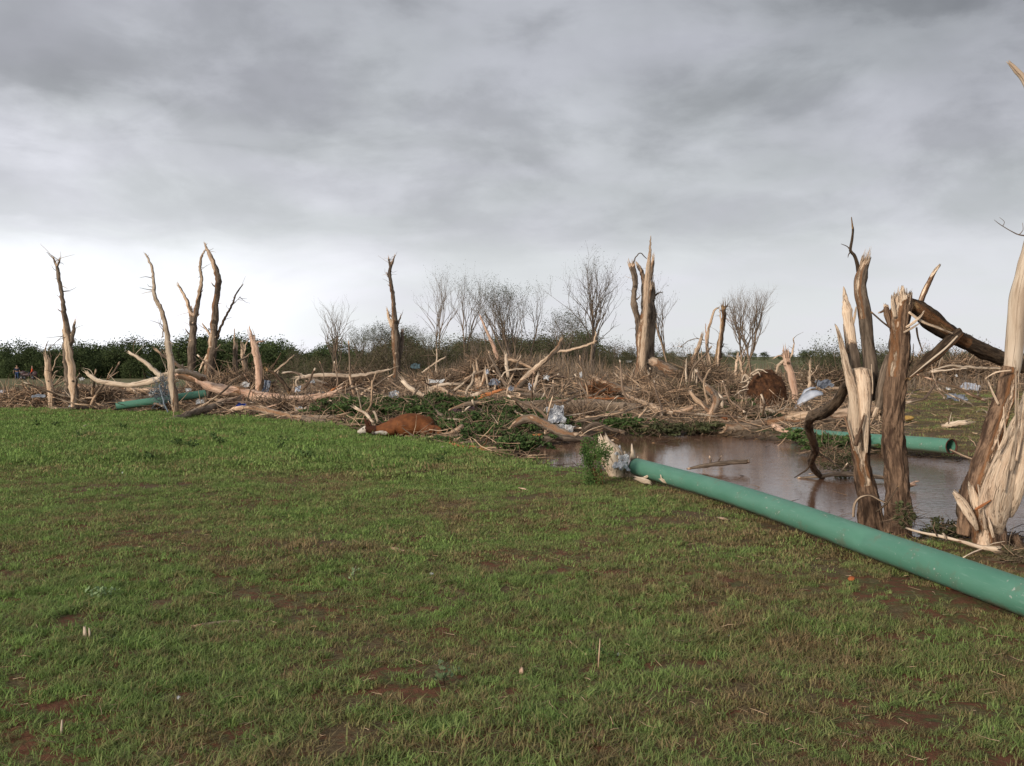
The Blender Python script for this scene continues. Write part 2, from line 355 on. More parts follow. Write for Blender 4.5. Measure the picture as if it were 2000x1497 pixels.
# ------------------------------------------------------------------ mesh builder
def cr_sample(P, Rr, Q, step, rstep):
    """Catmull-Rom through points P with radii Rr and a list of extra values Q."""
    out = []; n = len(P)
    for i in range(n - 1):
        p0 = P[max(i - 1, 0)]; p1 = P[i]; p2 = P[i + 1]; p3 = P[min(i + 2, n - 1)]
        L = (p2 - p1).length
        k = max(1, int(math.ceil(L / max(step, rstep * (Rr[i] + Rr[i + 1]) / 2))))
        for j in range(k):
            t = j / k; t2 = t * t; t3 = t2 * t
            q = 0.5 * ((2 * p1) + (p2 - p0) * t + (2 * p0 - 5 * p1 + 4 * p2 - p3) * t2 + (3 * p1 - p0 - 3 * p2 + p3) * t3)
            out.append((q, Rr[i] * (1 - t) + Rr[i + 1] * t, Q[i] * (1 - t) + Q[i + 1] * t))
    out.append((P[-1].copy(), Rr[-1], Q[-1]))
    return out
class MB:
    def __init__(s): s.v = []; s.f = []; s.tc = []; s.pl = []; s.mi = []
    def tube(s, P, Rr, n=8, peel=0.0, pdir=None, end='cap', start='cap', flat=1.0, fdir=None, lump=.10, step=.06, rstep=1.3,
             ridge=0.0, rk=3.0, rs=5.0, wob=0.0, mi=0, jag=2.2, seed=None):
        sd = R.random() * 100 if seed is None else seed
        if pdir is not None: pdir = pdir.normalized()
        Q = list(peel) if isinstance(peel, (list, tuple)) else [peel] * len(P)
        S = cr_sample(P, Rr, Q, step, rstep)
        if wob:
            for i in range(1, len(S)):
                q, r, pe = S[i]
                o = noise.noise_vector(q * 1.7 / max(wob * 4, .2) + Vector((sd, 0, 0))) * wob
                S[i] = (q + o, r, pe)
        m_ = len(S)
        T0 = (S[1][0] - S[0][0]).normalized()
        up = Vector((0, -1, 0)) if abs(T0.y) < .9 else Vector((0, 0, 1))
        if fdir is not None: up = fdir
        U = (up - T0 * up.dot(T0)).normalized()
        b0 = len(s.v); dist = 0.0
        for i in range(m_):
            q, r, pe = S[i]
            Tn = (S[min(i + 1, m_ - 1)][0] - S[max(i - 1, 0)][0])
            Tn = Tn.normalized() if Tn.length > 1e-9 else T0
            U = (U - Tn * U.dot(Tn)); U = U.normalized() if U.length > 1e-6 else Vector((1, 0, 0)); W = Tn.cross(U)
            if i: dist += (q - S[i - 1][0]).length
            for k in range(n):
                a = 2 * math.pi * k / n; ca, sa = math.cos(a), math.sin(a)
                rr = r * (1 + lump * 1.6 * noise.noise(Vector((ca * .9 + sd, sa * .9, dist / max(r, .02) * .35))))
                if ridge:
                    q1 = noise.noise(Vector((ca * rk + sd, sa * rk, dist * rs)))
                    q2 = noise.noise(Vector((ca * rk * 2.3 + sd, sa * rk * 2.3, dist * rs * 2.5 + 9)))
                    g = (.5 - abs(q1) * 2.2) * .7 + (.5 - abs(q2) * 2) * .3
                    rr *= 1 - ridge * g * (1 - .75 * min(1, pe))
                nd = U * ca * flat + W * sa
                pp = q + nd * rr
                pv = pe
                if pdir is not None and 0 < pe:
                    dt = (U * ca + W * sa).dot(pdir)
                    pv = min(1.2, max(0, .5 + (dt - math.cos(min(1, pe) ** 1.35 * 3.1416)) * 1.9 * (.35 + .65 * pe) + (.15 if pe > .9 else 0)))
                s.v.append(pp); s.tc.append((ca * r, sa * r, dist)); s.pl.append(pv)
            T0 = Tn
        for i in range(m_ - 1):
            for k in range(n):
                a_ = b0 + i * n + k; b_ = b0 + i * n + (k + 1) % n
                s.f.append((a_, b_, b_ + n, a_ + n)); s.mi.append(mi)
        for which, mode in ((0, start), (m_ - 1, end)):
            q, r, pe = S[which]
            dr = (S[1][0] - S[0][0]).normalized() * -1 if which == 0 else (S[-1][0] - S[-2][0]).normalized()
            base = b0 + which * n
            if mode == 'open': continue
            if mode == 'jag':
                for k in range(n):
                    ex = R.random() ** 2 * jag * r + (0.6 * r if k % 2 else 0)
                    s.v[base + k] = s.v[base + k] + dr * ex
                    s.pl[base + k] = 1.0
                ci = len(s.v); s.v.append(q - dr * r * .3)
            elif mode == 'point':
                ci = len(s.v); s.v.append(q + dr * r * 2)
            else:
                ci = len(s.v); s.v.append(q + dr * r * .25)
            s.tc.append((0, 0, dist if which else 0)); s.pl.append(1.0 if mode == 'jag' or pe > .4 else (1.0 if mode == 'cut' else pe))
            for k in range(n):
                a_ = base + k; b_ = base + (k + 1) % n
                s.f.append((b_, a_, ci) if which == 0 else (a_, b_, ci)); s.mi.append(mi)
        return S
    def splinter(s, p0, p1, wd, thick=None, bend=.06, peel=1.0, mi=0, n=4):
        L = (p1 - p0).length; d = (p1 - p0)
        mid = p0 + d * .5 + Vector((R.uniform(-1, 1), R.uniform(-1, 1), R.uniform(-1, 1))) * L * bend
        s.tube([p0, mid, p1], [wd * .5, wd * .42, wd * .06], n=n, peel=peel, end='point', flat=(thick or .45), lump=.25, step=L / 4, rstep=.1, mi=mi)
    def torn(s, c, d, r, n=7, L=.4, mi=0, wd=None, spread=.25):
        d = d.normalized(); a = d.orthogonal().normalized(); b_ = d.cross(a)
        for i in range(n):
            th = 2 * math.pi * (i + R.random()) / n
            off = (a * math.cos(th) + b_ * math.sin(th)) * r * R.uniform(.35, .95)
            l = L * R.uniform(.25, 1.0)
            s.splinter(c + off - d * r * .8, c + off * (1 + spread) + d * l, (wd or r * .55) * R.uniform(.6, 1.2), mi=mi)
    def raw(s, verts, faces, mi=0):
        b0 = len(s.v)
        for v in verts: s.v.append(Vector(v)); s.tc.append(tuple(v)); s.pl.append(0)
        for f in faces: s.f.append(tuple(b0 + i for i in f)); s.mi.append(mi)
    def build(s, name, mats, parent=None, smooth=True, origin=None):
        if not isinstance(mats, (list, tuple)): mats = [mats]
        o0 = Vector((0, 0, 0)) if origin is None else Vector(origin)
        if parent is not None and origin is None: o0 = parent.location.copy()
        me = bpy.data.meshes.new(name)
        me.from_pydata([tuple(v - o0) for v in s.v], [], s.f)
        for mm in mats: me.materials.append(mm)
        if len(mats) > 1: me.polygons.foreach_set('material_index', s.mi)
        at1 = me.attributes.new('tubeco', 'FLOAT_VECTOR', 'POINT'); at1.data.foreach_set('vector', np.array(s.tc, dtype=np.float32).ravel())
        at2 = me.attributes.new('peel', 'FLOAT', 'POINT'); at2.data.foreach_set('value', np.array(s.pl, dtype=np.float32))
        if smooth: me.polygons.foreach_set('use_smooth', [True] * len(me.polygons))
        o = bpy.data.objects.new(name, me); COL.objects.link(o)
        if parent is not None: o.parent = parent; o.location = o0 - parent.location
        else: o.location = o0
        return o
def tag(o, label=None, cat=None, group=None, kind=None):
    if label: o['label'] = label
    if cat: o['category'] = cat
    if group: o['group'] = group
    if kind: o['kind'] = kind
    return o
def empty(name, loc, label, cat, group=None):
    o = bpy.data.objects.new(name, None); o.empty_display_size = .2; o.location = loc; COL.objects.link(o)
    return tag(o, label, cat, group)
def copy_tree(o, parent=None):
    c = o.copy(); COL.objects.link(c)
    if parent is not None: c.parent = parent
    for ch in list(o.children): copy_tree(ch, c)
    return c
def np_mesh(name, V, Fc, mat, tcv=None, pl=None, parent=None, smooth=False):
    me = bpy.data.meshes.new(name); nv = len(V); nf, k = Fc.shape
    me.vertices.add(nv); me.vertices.foreach_set('co', np.ascontiguousarray(V, dtype=np.float32).ravel())
    me.loops.add(nf * k); me.loops.foreach_set('vertex_index', np.ascontiguousarray(Fc, dtype=np.int32).ravel())
    me.polygons.add(nf); me.polygons.foreach_set('loop_start', np.arange(nf, dtype=np.int32) * k)
    if smooth: me.polygons.foreach_set('use_smooth', np.ones(nf, dtype=bool))
    me.update(calc_edges=True)
    if tcv is not None:
        a = me.attributes.new('tubeco', 'FLOAT_VECTOR', 'POINT'); a.data.foreach_set('vector', np.ascontiguousarray(tcv, dtype=np.float32).ravel())
    if pl is not None:
        a = me.attributes.new('peel', 'FLOAT', 'POINT'); a.data.foreach_set('value', np.ascontiguousarray(pl, dtype=np.float32))
    me.materials.append(mat)
    o = bpy.data.objects.new(name, me); COL.objects.link(o)
    if parent is not None: o.parent = parent
    return o
def stick_arrays(P0, P1, r0, bend=.12, peelp=.3):
    """three-sided bent sticks, vectorised"""
    n = len(P0); d = P1 - P0; L = np.linalg.norm(d, axis=1, keepdims=True); T_ = d / (L + 1e-9)
    h = NR.normal(size=(n, 3)); U = h - (h * T_).sum(1, keepdims=True) * T_; U /= np.linalg.norm(U, axis=1, keepdims=True) + 1e-9
    W = np.cross(T_, U)
    V = np.zeros((n, 9, 3)); tcv = np.zeros((n, 9, 3)); sd = NR.rand(n, 1) * 50
    for j, (f, rf) in enumerate(((0, 1.0), (.5, .8), (1, .35))):
        c = P0 + d * f + (U * L * bend * NR.uniform(-1, 1, (n, 1)) if j == 1 else 0)
        for k in range(3):
            a = 2 * math.pi * k / 3
            off = (U * math.cos(a) + W * math.sin(a)) * r0[:, None] * rf
            V[:, j * 3 + k] = c + off
            tcv[:, j * 3 + k] = np.hstack([off[:, :2] + sd, L * f])
    q = []
    for j in range(2):
        for k in range(3):
            a = j * 3 + k; b_ = j * 3 + (k + 1) % 3; q.append((a, b_, b_ + 3, a + 3))
    q = np.array(q); Fc = (np.arange(n)[:, None, None] * 9 + q[None]).reshape(-1, 4)
    pl = np.repeat((NR.rand(n) < peelp).astype(float) * 1.0, 9)
    return V.reshape(-1, 3), Fc, tcv.reshape(-1, 3), pl
def leaf_arrays(C, size, flatz=.6):
    n = len(C); a = NR.normal(size=(n, 3)); a[:, 2] *= flatz; a /= np.linalg.norm(a, axis=1, keepdims=True) + 1e-9
    h = NR.normal(size=(n, 3)); b_ = np.cross(a, h); b_ /= np.linalg.norm(b_, axis=1, keepdims=True) + 1e-9
    s = (size * NR.uniform(.6, 1.3, n))[:, None]
    V = np.stack([C - a * s * .5, C + b_ * s * .3, C + a * s * .5, C - b_ * s * .3], 1).reshape(-1, 3)
    Fc = (np.arange(n)[:, None] * 4 + np.arange(4)[None])
    return V, Fc

# ------------------------------------------------------------------ ground
def edge_y(a):                 # far edge of the mown meadow, by direction
    px = a * F + 1000
    return np.interp(px, [-400, 0, 300, 380, 520, 650, 700, 850, 950, 1040, 1100, 1800, 2600],
                     [31, 30, 28.5, 26, 25, 22.8, 20.8, 18.8, 16.6, 15.6, 14, 9.5, 8])
def axis(lo, hi, step, far0, far1, g=1.13):
    c = list(np.arange(lo, hi, step)); s = step; v = hi
    while v < far1: c.append(v); s *= g; v += s
    c.append(far1); s = step; v = lo; pre = []
    while v > far0:
        s *= g; v -= s; pre.append(max(v, far0))
    return np.array(sorted(set([round(float(q), 4) for q in pre + c])))
xs = axis(-13, 15, .16, -3500, 3500); ys = axis(3.2, 34, .16, -60, 6000, 1.06)
GX, GY = np.meshgrid(xs, ys)
fx, fy = GX.ravel(), GY.ravel()
fz = gz(fx, fy)
ia = np.arange(len(ys) * len(xs)).reshape(len(ys), len(xs))
Fc = np.stack([ia[:-1, :-1], ia[:-1, 1:], ia[1:, 1:], ia[1:, :-1]], -1).reshape(-1, 4)
ground = np_mesh('ground', np.stack([fx, fy, fz], 1), Fc, M_GROUND, smooth=True)
tag(ground, 'grassy meadow ground with patches of bare red soil', kind='structure')
an = fx / np.maximum(fy, 1); dirt = sst(fy - edge_y(an), -.4, .8)
rightf = sst(an, .36, .42)
dirt = dirt * (1 - .55 * rightf * (fy > 15))
dirt = np.where(fy < 3, 0, dirt)
dp = sdf(POND, fx, fy)
wet = np.clip(1 - np.abs(dp) / .9, 0, 1) * .7
a_ = ground.data.attributes.new('dirt', 'FLOAT', 'POINT'); a_.data.foreach_set('value', dirt.astype(np.float32))
a_ = ground.data.attributes.new('wet', 'FLOAT', 'POINT'); a_.data.foreach_set('value', wet.astype(np.float32))

def sheet(name, poly, z, mat):
    c = poly.mean(0); V = [(c[0], c[1], z)] + [(*(c + (p - c) * 1.10), z) for p in poly]
    x0, y0 = poly.min(0) - .6; x1, y1 = poly.max(0) + .6
    nx, ny = 12, 12
    me = bpy.data.meshes.new(name); vs = [(x0 + (x1 - x0) * i / nx, y0 + (y1 - y0) * j / ny, z) for j in range(ny + 1) for i in range(nx + 1)]
    fs = [(j * (nx + 1) + i, j * (nx + 1) + i + 1, (j + 1) * (nx + 1) + i + 1, (j + 1) * (nx + 1) + i) for j in range(ny) for i in range(nx)]
    me.from_pydata(vs, [], fs); me.materials.append(mat); o = bpy.data.objects.new(name, me); COL.objects.link(o); return o
tag(sheet('pond_water', POND, WATER, M_WATER), 'brown muddy pond water beside the meadow', kind='structure')
pz = float(gz0(PUD[:, 0], PUD[:, 1]).mean()) - .055
tag(sheet('puddle_water', PUD, pz, M_WATER), 'shallow grey puddle among the debris', kind='structure')

# ------------------------------------------------------------------ grass
def blade(mb_v, mb_f, x, y, h, wd, lean, az, curl):
    ca, sa = math.cos(az), math.sin(az); px_, py_ = -sa * wd / 2, ca * wd / 2
    b0 = len(mb_v); l1 = lean * .45; l2 = lean * curl
    pts = [(0, 0, 1), (l1 * h * .5, h * .5, .85), (l2 * h, h, 0)]
    for d_, z_, ww in pts[:2]:
        mb_v.append((x + ca * d_ + px_ * ww, y + sa * d_ + py_ * ww, z_)); mb_v.append((x + ca * d_ - px_ * ww, y + sa * d_ - py_ * ww, z_))
    d_, z_, _ = pts[2]; mb_v.append((x + ca * d_, y + sa * d_, z_))
    mb_f.append((b0, b0 + 1, b0 + 3, b0 + 2)); mb_f.append((b0 + 2, b0 + 3, b0 + 4))
tufts = bpy.data.collections.new('grass_tufts')
def tuft(nb, rad_, h0, h1, wd, lean, mat=M_GRASS):
    v = []; f = []
    for _ in range(nb):
        a = R.random() * 6.283; r = rad_ * math.sqrt(R.random())
        blade(v, f, r * math.cos(a), r * math.sin(a), R.uniform(h0, h1), wd * R.uniform(.7, 1.3), R.uniform(.1, lean), R.random() * 6.283, R.uniform(.7, 1.5))
    me = bpy.data.meshes.new('tuft'); me.from_pydata(v, [], f); me.materials.append(mat)
    o = bpy.data.objects.new('tuft', me); tufts.objects.link(o)
for k in range(5): tuft(24, .05, .010, .042, .0046, 2.0)       # 0-4 fine near turf
for k in range(3): tuft(50, .13, .010, .034, .0075, 1.8)          # 5-7 wider for the middle distance
for k in range(3): tuft(12, .045, .018, .048, .0050, 1.8)        # 8-10 taller blades of the near clumps
for k in range(2): tuft(80, .26, .014, .042, .012, 1.3)            # 8-9 far
def scatter_band(y0, y1, dens, ids, scl, keep):
    area = .62 * (y1 ** 2 - y0 ** 2) * 1.15
    n = int(area * dens); y = np.sqrt(NR.rand(n) * (y1 ** 2 - y0 ** 2) + y0 ** 2); x = NR.uniform(-.68, .68, n) * y
    k = keep(x, y); x, y = x[k], y[k]
    return x, y, NR.choice(ids, len(x)), NR.uniform(.65, 1.25, len(x)) * scl
def patch(x, y):
    g = np.zeros(len(x))
    for i in range(len(x)):
        g[i] = noise.noise(Vector((x[i] * .9, y[i] * 1.2, 3))) * .45 + noise.noise(Vector((x[i] * 3.6, y[i] * 4.6, 8))) * .6 + noise.noise(Vector((x[i] * 11, y[i] * 13, 5))) * .55
    return g
def keep_m(x, y):
    d = sdf(POND, x, y); g = patch(x, y)
    a = x / y; bias = .05 - .30 * sst(x, 1.0, 3.5) * (1 - sst(y, 7, 5)) + .35 * sst(y, 12.5, 17) * (1 - sst(x, -1, 2.5))
    k = (y < edge_y(a) + NR.normal(0, .3, len(x))) & (d > .15)
    return k & (g + bias + NR.uniform(-.12, .12, len(x)) > -.075)
def keep_far(x, y):
    a = x / y; d = sdf(POND, x, y); g = patch(x, y)
    return (y > edge_y(a)) & (d > .25) & (a > .34) & (g > -.02 + NR.uniform(-.2, .2, len(x)))
def keep_clump(x, y):
    g = np.array([noise.noise(Vector((x[i] * .8, y[i] * .9, 21))) + .5 * noise.noise(Vector((x[i] * 3, y[i] * 3, 5))) for i in range(len(x))])
    return (g > .05) & (sdf(POND, x, y) > .3) & (y < edge_y(x / y)) & ~((x > 1.2) & (y > 6))
bands = [scatter_band(3.2, 6.2, 230, [8, 9, 10], 1.0, keep_clump), scatter_band(6.2, 12, 60, [8, 9, 10], 1.0, keep_clump), scatter_band(3.2, 7.5, 620, [0, 1, 2, 3, 4], 1.0, keep_m), scatter_band(7.5, 13, 300, [0, 1, 5, 6, 7], 1.0, keep_m),
         scatter_band(13, 31, 75, [5, 6, 7, 11, 12], 1.15, keep_m), scatter_band(15, 50, 14, [5, 6, 11, 12], 1.2, keep_far)]
gx = np.concatenate([b_[0] for b_ in bands]); gy = np.concatenate([b_[1] for b_ in bands])
gi = np.concatenate([b_[2] for b_ in bands]); gs = np.concatenate([b_[3] for b_ in bands])
tall = noise_h = np.clip(1.0 + .35 * np.sin(gx * 1.7 + np.sin(gy)) * np.sin(gy * 1.3), .6, 1.5)
tall *= 1 + .5 * sst(gy, 12.5, 16) * (1 - sst(gx, -1, 2)); gs = gs * (tall ** .6)
me = bpy.data.meshes.new('grass'); me.vertices.add(len(gx))
me.vertices.foreach_set('co', np.stack([gx, gy, gz(gx, gy) - .004], 1).astype(np.float32).ravel())
for nm, ty, arr, key in (('scl', 'FLOAT', gs, 'value'), ('idx', 'INT', gi, 'value'), ('rot', 'FLOAT_VECTOR', np.stack([NR.normal(0, .12, len(gx)), NR.normal(0, .12, len(gx)), NR.uniform(0, 6.28, len(gx))], 1), 'vector')):
    q = me.attributes.new(nm, ty, 'POINT'); q.data.foreach_set(key, (arr.astype(np.int32) if ty == 'INT' else arr.astype(np.float32)).ravel())
me.materials.append(M_GRASS)
grass = bpy.data.objects.new('grass', me); COL.objects.link(grass)
tag(grass, 'short green and straw coloured turf of the meadow', kind='stuff')
ng = bpy.data.node_groups.new('grass_scatter', 'GeometryNodeTree')
ng.interface.new_socket('Geometry', in_out='INPUT', socket_type='NodeSocketGeometry'); ng.interface.new_socket('Geometry', in_out='OUTPUT', socket_type='NodeSocketGeometry')
gin = ng.nodes.new('NodeGroupInput'); gout = ng.nodes.new('NodeGroupOutput')
iop = ng.nodes.new('GeometryNodeInstanceOnPoints'); ci = ng.nodes.new('GeometryNodeCollectionInfo')
ci.inputs['Collection'].default_value = tufts; ci.inputs['Separate Children'].default_value = True; ci.inputs['Reset Children'].default_value = True
def nat(nm, ty):
    q = ng.nodes.new('GeometryNodeInputNamedAttribute'); q.data_type = ty; q.inputs['Name'].default_value = nm; return q.outputs['Attribute']
L_ = ng.links.new
L_(gin.outputs[0], iop.inputs['Points']); L_(ci.outputs[0], iop.inputs['Instance']); iop.inputs['Pick Instance'].default_value = True
L_(nat('idx', 'INT'), iop.inputs['Instance Index']); L_(nat('rot', 'FLOAT_VECTOR'), iop.inputs['Rotation']); L_(nat('scl', 'FLOAT'), iop.inputs['Scale'])
L_(iop.outputs[0], gout.inputs[0])
md = grass.modifiers.new('scatter', 'NODES'); md.node_group = ng

# ------------------------------------------------------------------ far woodland, thicket and bare trees
def grow(mb, p, d, L, r, lev, maxlev, tips, spread=.55, kids=3, up=.25, n=4, gnarl=.18, peel=0):
    segs = 4 if lev == 0 else 3
    P = [p.copy()]; dd = d.copy()
    for i in range(segs):
        dd = (dd + Vector((R.gauss(0, 1), R.gauss(0, 1), R.gauss(0, .6))) * gnarl + Vector((0, 0, up * .3))).normalized()
        P.append(P[-1] + dd * L / segs)
    rr = [r * (1 - .55 * i / segs) for i in range(segs + 1)]
    mb.tube(P, rr, n=max(3, n - lev), peel=peel, end='point' if lev == maxlev else 'cap', start='open', lump=.05, step=L / segs, rstep=.1)
    if lev >= maxlev: tips.append(P[-1]); tips.append(P[-2]); return
    k = kids + (1 if lev else 0)
    for j in range(k):
        f = R.uniform(.35, 1.0) if j else 1.0
        i = min(segs - 1, int(f * segs)); q = P[i] + (P[i + 1] - P[i]) * (f * segs - i) if f < 1 else P[-1]
        rr_ = r * (1 - .55 * f)
        a = R.random() * 6.283; o = Vector((math.cos(a), math.sin(a), R.uniform(-.1, .5)))
        nd = (dd + o * spread * R.uniform(.6, 1.3)).normalized()
        grow(mb, q, nd, L * R.uniform(.5, .78), rr_ * .72, lev + 1, maxlev, tips, spread, kids, up, n, gnarl * 1.2, peel)
def leaves_part(name, C, size, mat, root, rel=True):
    C = np.array(C); V, Fc_ = leaf_arrays(C, size)
    o = np_mesh(name, V, Fc_, mat, parent=root); o['kind'] = 'stuff'; return o
def put(o, x, y, s=1.0, sz=None, dz=-.05):
    o.location = (x, y, gzs(x, y) + dz); o.rotation_euler = (0, 0, R.random() * 6.283); o.scale = (s, s, sz or s)

# woodland trees: each a trunk and a crown, six kinds copied along the far edge of the field
wood = []
for k in range(6):
    root = empty('woodland_tree', (0, 0, 0), 'dark green leafy tree in the unbroken woodland edge behind the field', 'tree', 'woodland trees along the far left edge')
    mb = MB(); tips = []; H = R.uniform(5.2, 7.0)
    for s_ in range(2): grow(mb, Vector((R.uniform(-.6, .6), 0, 0)), Vector((R.uniform(-.3, .3), R.uniform(-.3, .3), 1)).normalized(), H * .42, .14, 0, 2, tips, .7, 3, .2)
    mb.build('trunk', M_DARK, root)
    C = []
    for q in tips: 
        for _ in range(38): C.append(tuple(q + Vector((R.gauss(0, .42), R.gauss(0, .42), R.gauss(0, .36)))))
    for _ in range(1500):
        a = R.random() * 6.283; r_ = 2.6 * math.sqrt(R.random()); C.append((r_ * math.cos(a), r_ * math.sin(a), H * .55 * R.random() ** .8 * (1.15 - .25 * r_ / 2.6)))
    leaves_part('crown', C, .27, M_LEAFW, root); wood.append(root)
def prof(px): return np.interp(px, [-60, 0, 80, 120, 200, 300, 350, 420, 500, 560, 620, 680], [1.0, 1.0, 1.0, 1.05, 1.1, 1.15, 1.28, 1.35, 1.2, 1.1, .95, .95])
def near_lm(px, kind=0):
    L0 = [(30, 'at the left picture edge'), (110, 'behind the tall thin snapped tree'), (210, 'left of the bleached curving pole'), (320, 'behind the bleached curving pole'), (375, 'behind the Y-forked snapped tree'), (430, 'behind the thick bent trunk'), (510, 'behind the pinkish peeled trunk'), (580, 'right of the pinkish peeled trunk'),
          (660, 'around the two-stemmed bare tree'), (720, 'left of the slender two-pronged trunk'), (790, 'right of the slender two-pronged trunk'), (880, 'under the pair of wispy trees'), (950, 'behind the leaning pink spar'), (1010, 'under the broad torn tree'), (1080, 'behind the long leaning trunk'), (1150, 'under the fan-twigged bare tree'), (1215, 'left of the giant split trunk'),
          (1300, 'right of the giant split trunk'), (1390, 'behind the splintered cluster'), (1470, 'behind the fan-shaped bare tree'), (1550, 'behind the pink standing slab'), (1620, 'left of the near broken pair'), (1710, 'between the near broken pair'), (1800, 'under the snapped-over limb'), (1890, 'beyond the hanging limb at right'), (1980, 'behind the tree on the right edge')]
    return min(L0, key=lambda q: abs(q[0] - px))[1]
first = [True] * 6
for i in range(150):
    px = -140 + i * 5.6 + R.uniform(-4, 4); D = R.choice([142, 148, 155]) + R.uniform(-3, 3); k = R.randrange(6)
    o = wood[k] if first[k] else copy_tree(wood[k]); first[k] = False
    s = .76 * float(prof(px)) * R.choice([.62, .78, .9, 1.0, 1.08, 1.2]) * R.uniform(.95, 1.05); put(o, (px - 1000) / F * D, D, s * 1.05, s)
    o['label'] = 'dark green woodland tree ' + near_lm(px)
# tree line on the horizon behind the bare trees and the right-hand field
for i in range(70):
    px = 640 + i * 22 + R.uniform(-9, 9); D = R.uniform(260, 330) if px > 1180 else R.uniform(150, 190)
    o = copy_tree(wood[R.randrange(6)]); s = R.uniform(.55, 1.0) * (.65 if px > 1180 else .95)
    o['label'] = 'small dark horizon tree ' + near_lm(px); o['group'] = 'far trees along the horizon'
    put(o, (px - 1000) / F * D, D, s * 1.3, s)

# thicket shrubs: fine twigs with thin brown-green leaf
shr = []
for k in range(7):
    root = empty('thicket_shrub', (0, 0, 0), 'brownish green twiggy shrub in the thicket behind the debris', 'shrub', 'thicket shrubs behind the debris field')
    mb = MB(); tips = []
    for s_ in range(5):
        grow(mb, Vector((R.uniform(-.5, .5), R.uniform(-.3, .3), 0)), Vector((R.uniform(-.6, .6), R.uniform(-.4, .4), 1)).normalized(), R.uniform(.9, 1.5), .035, 0, 2, tips, .8, 3, .2, 3)
    mb.build('stem', M_TWIG, root)
    C = [tuple(q + Vector((R.gauss(0, .22), R.gauss(0, .22), R.gauss(0, .2)))) for q in tips for _ in range(7)]
    C += [(R.gauss(0, .8), R.gauss(0, .6), abs(R.gauss(0, .45))) for _ in range(500)]
    leaves_part('foliage', C, .095, M_LEAFB if k < 4 else M_LEAFO, root); shr.append(root)
first = [True] * 7
def shrub_at(px, D, s, kinds, label=None, group=None):
    k = R.choice(kinds); o = shr[k] if first[k] else copy_tree(shr[k]); first[k] = False
    if label: o['label'] = label + ' ' + near_lm(px); o['group'] = group
    else: o['label'] = 'brownish green twiggy thicket shrub ' + near_lm(px)
    put(o, (px - 1000) / F * D, D, s * R.uniform(.85, 1.2), s * R.uniform(.8, 1.15))
for i in range(95):
    px = 560 + i * 6.6 + R.uniform(-8, 8); D = R.uniform(66, 92)
    s = float(np.interp(px, [560, 650, 720, 800, 900, 1000, 1100, 1180], [.75, .85, 1.0, 1.0, 1.1, 1.15, 1.1, .8])) * R.uniform(.8, 1.15)
    shrub_at(px, D, s, [0, 1, 2, 3] if R.random() < .65 else [4, 5, 6])
for i in range(60):
    px = 1170 + i * 7.6 + R.uniform(-8, 8); D = R.uniform(62, 90)
    if px > 1430: continue
    shrub_at(px, D, R.uniform(.45, .85) * (1.15 if px < 1250 else 1), [0, 1, 2, 3, 4, 5, 6])
for i in range(34):
    px = 1590 + i * 4.2 + R.uniform(-5, 5); D = R.uniform(38, 50); shrub_at(px, D, R.uniform(.45, .72), [4, 5, 6, 1], 'low olive green bank shrub', 'low shrubs in the bank on the right')
for i in range(46):
    px = 1730 + i * 7.5 + R.uniform(-8, 8); D = R.uniform(47, 56); shrub_at(px, D, R.uniform(.5, .8), [0, 1, 2, 3], 'bare brown shrub in the far brush line', 'brush line shrubs on the far right')

def bare_tree(px, py, D, top, lean, label, stems=1, leaves=0, spread=.5, kids=3, r=.10, lev=3, leafmat=M_LEAFO, peel=.3, wide=.4, name='bare_tree', mat=M_TWIG):
    b_ = at(px, py, D); b_.z = gzs(b_.x, b_.y) - .1
    Ht = at(px, top, D).z - b_.z
    root = empty(name, b_, label, 'tree'); tips = []; tr = MB(); tw = MB()
    for s_ in range(stems):
        p = b_ + Vector((R.uniform(-.3, .3) * (stems > 1), R.uniform(-.2, .2), 0)); d = Vector((lean + (R.uniform(-wide, wide) if stems > 1 else 0), R.uniform(-.08, .08), 1)).normalized()
        H = Ht * R.uniform(.85, 1) if stems > 1 else Ht
        P = [p]; dd = d
        for i in range(6):
            dd = (dd + Vector((R.gauss(0, .09), R.gauss(0, .07), .05))).normalized(); P.append(P[-1] + dd * H * .62 / 6)
        tr.tube(P, [r * (1 - .6 * i / 6) for i in range(7)], n=6, peel=peel, pdir=Vector((-1, -.4, 0)), start='open', lump=.1, step=H / 10, rstep=.2)
        for j in range(kids + 6):
            f = R.uniform(.35, 1.0) if j > 1 else 1.0; i = min(5, int(f * 6)); q = P[i].lerp(P[i + 1], min(1, f * 6 - i))
            a = R.random() * 6.283; o = Vector((math.cos(a), math.sin(a) * .8, R.uniform(.2, .9)))
            grow(tw, q, (dd + o * spread).normalized(), H * .42 * (1.15 - f * .45), r * (1 - .6 * f) * .72, 1, lev, tips, spread * 1.05, kids - 1, .35, 4, .20)
    tr.build('trunk', mat, root); tw.build('twigs', mat, root)
    if leaves:
        C = [tuple(q + Vector((R.gauss(0, .10), R.gauss(0, .10), R.gauss(0, .12)))) for q in tips for _ in range(leaves)]
        o = leaves_part('crown', C, .062, leafmat, root); o.location = -b_
    return root
bare_tree(660, 738, 72, 588, -.06, 'bare leafless tree with two thin crooked stems behind the left puddle', 2, 0, .55, 3, .10, 3, wide=.12)
bare_tree(862, 740, 70, 545, .05, 'tall thin wind-stripped tree, left of a close pair of wispy trees', 2, 1, .38, 3, .07, 3, wide=.12)
bare_tree(905, 740, 68, 532, 0, 'tall thin wispy tree with swept twigs, right of a close pair', 2, 1, .34, 3, .07, 3, wide=.05)
bare_tree(835, 740, 72, 640, 0, 'low grey-green sapling left of the wispy pair of trees', 3, 5, .5, 3, .04, 2, wide=.3)
bare_tree(925, 740, 66, 640, .0, 'low leafy sapling just right of the wispy pair', 3, 6, .5, 3, .04, 2, wide=.3)
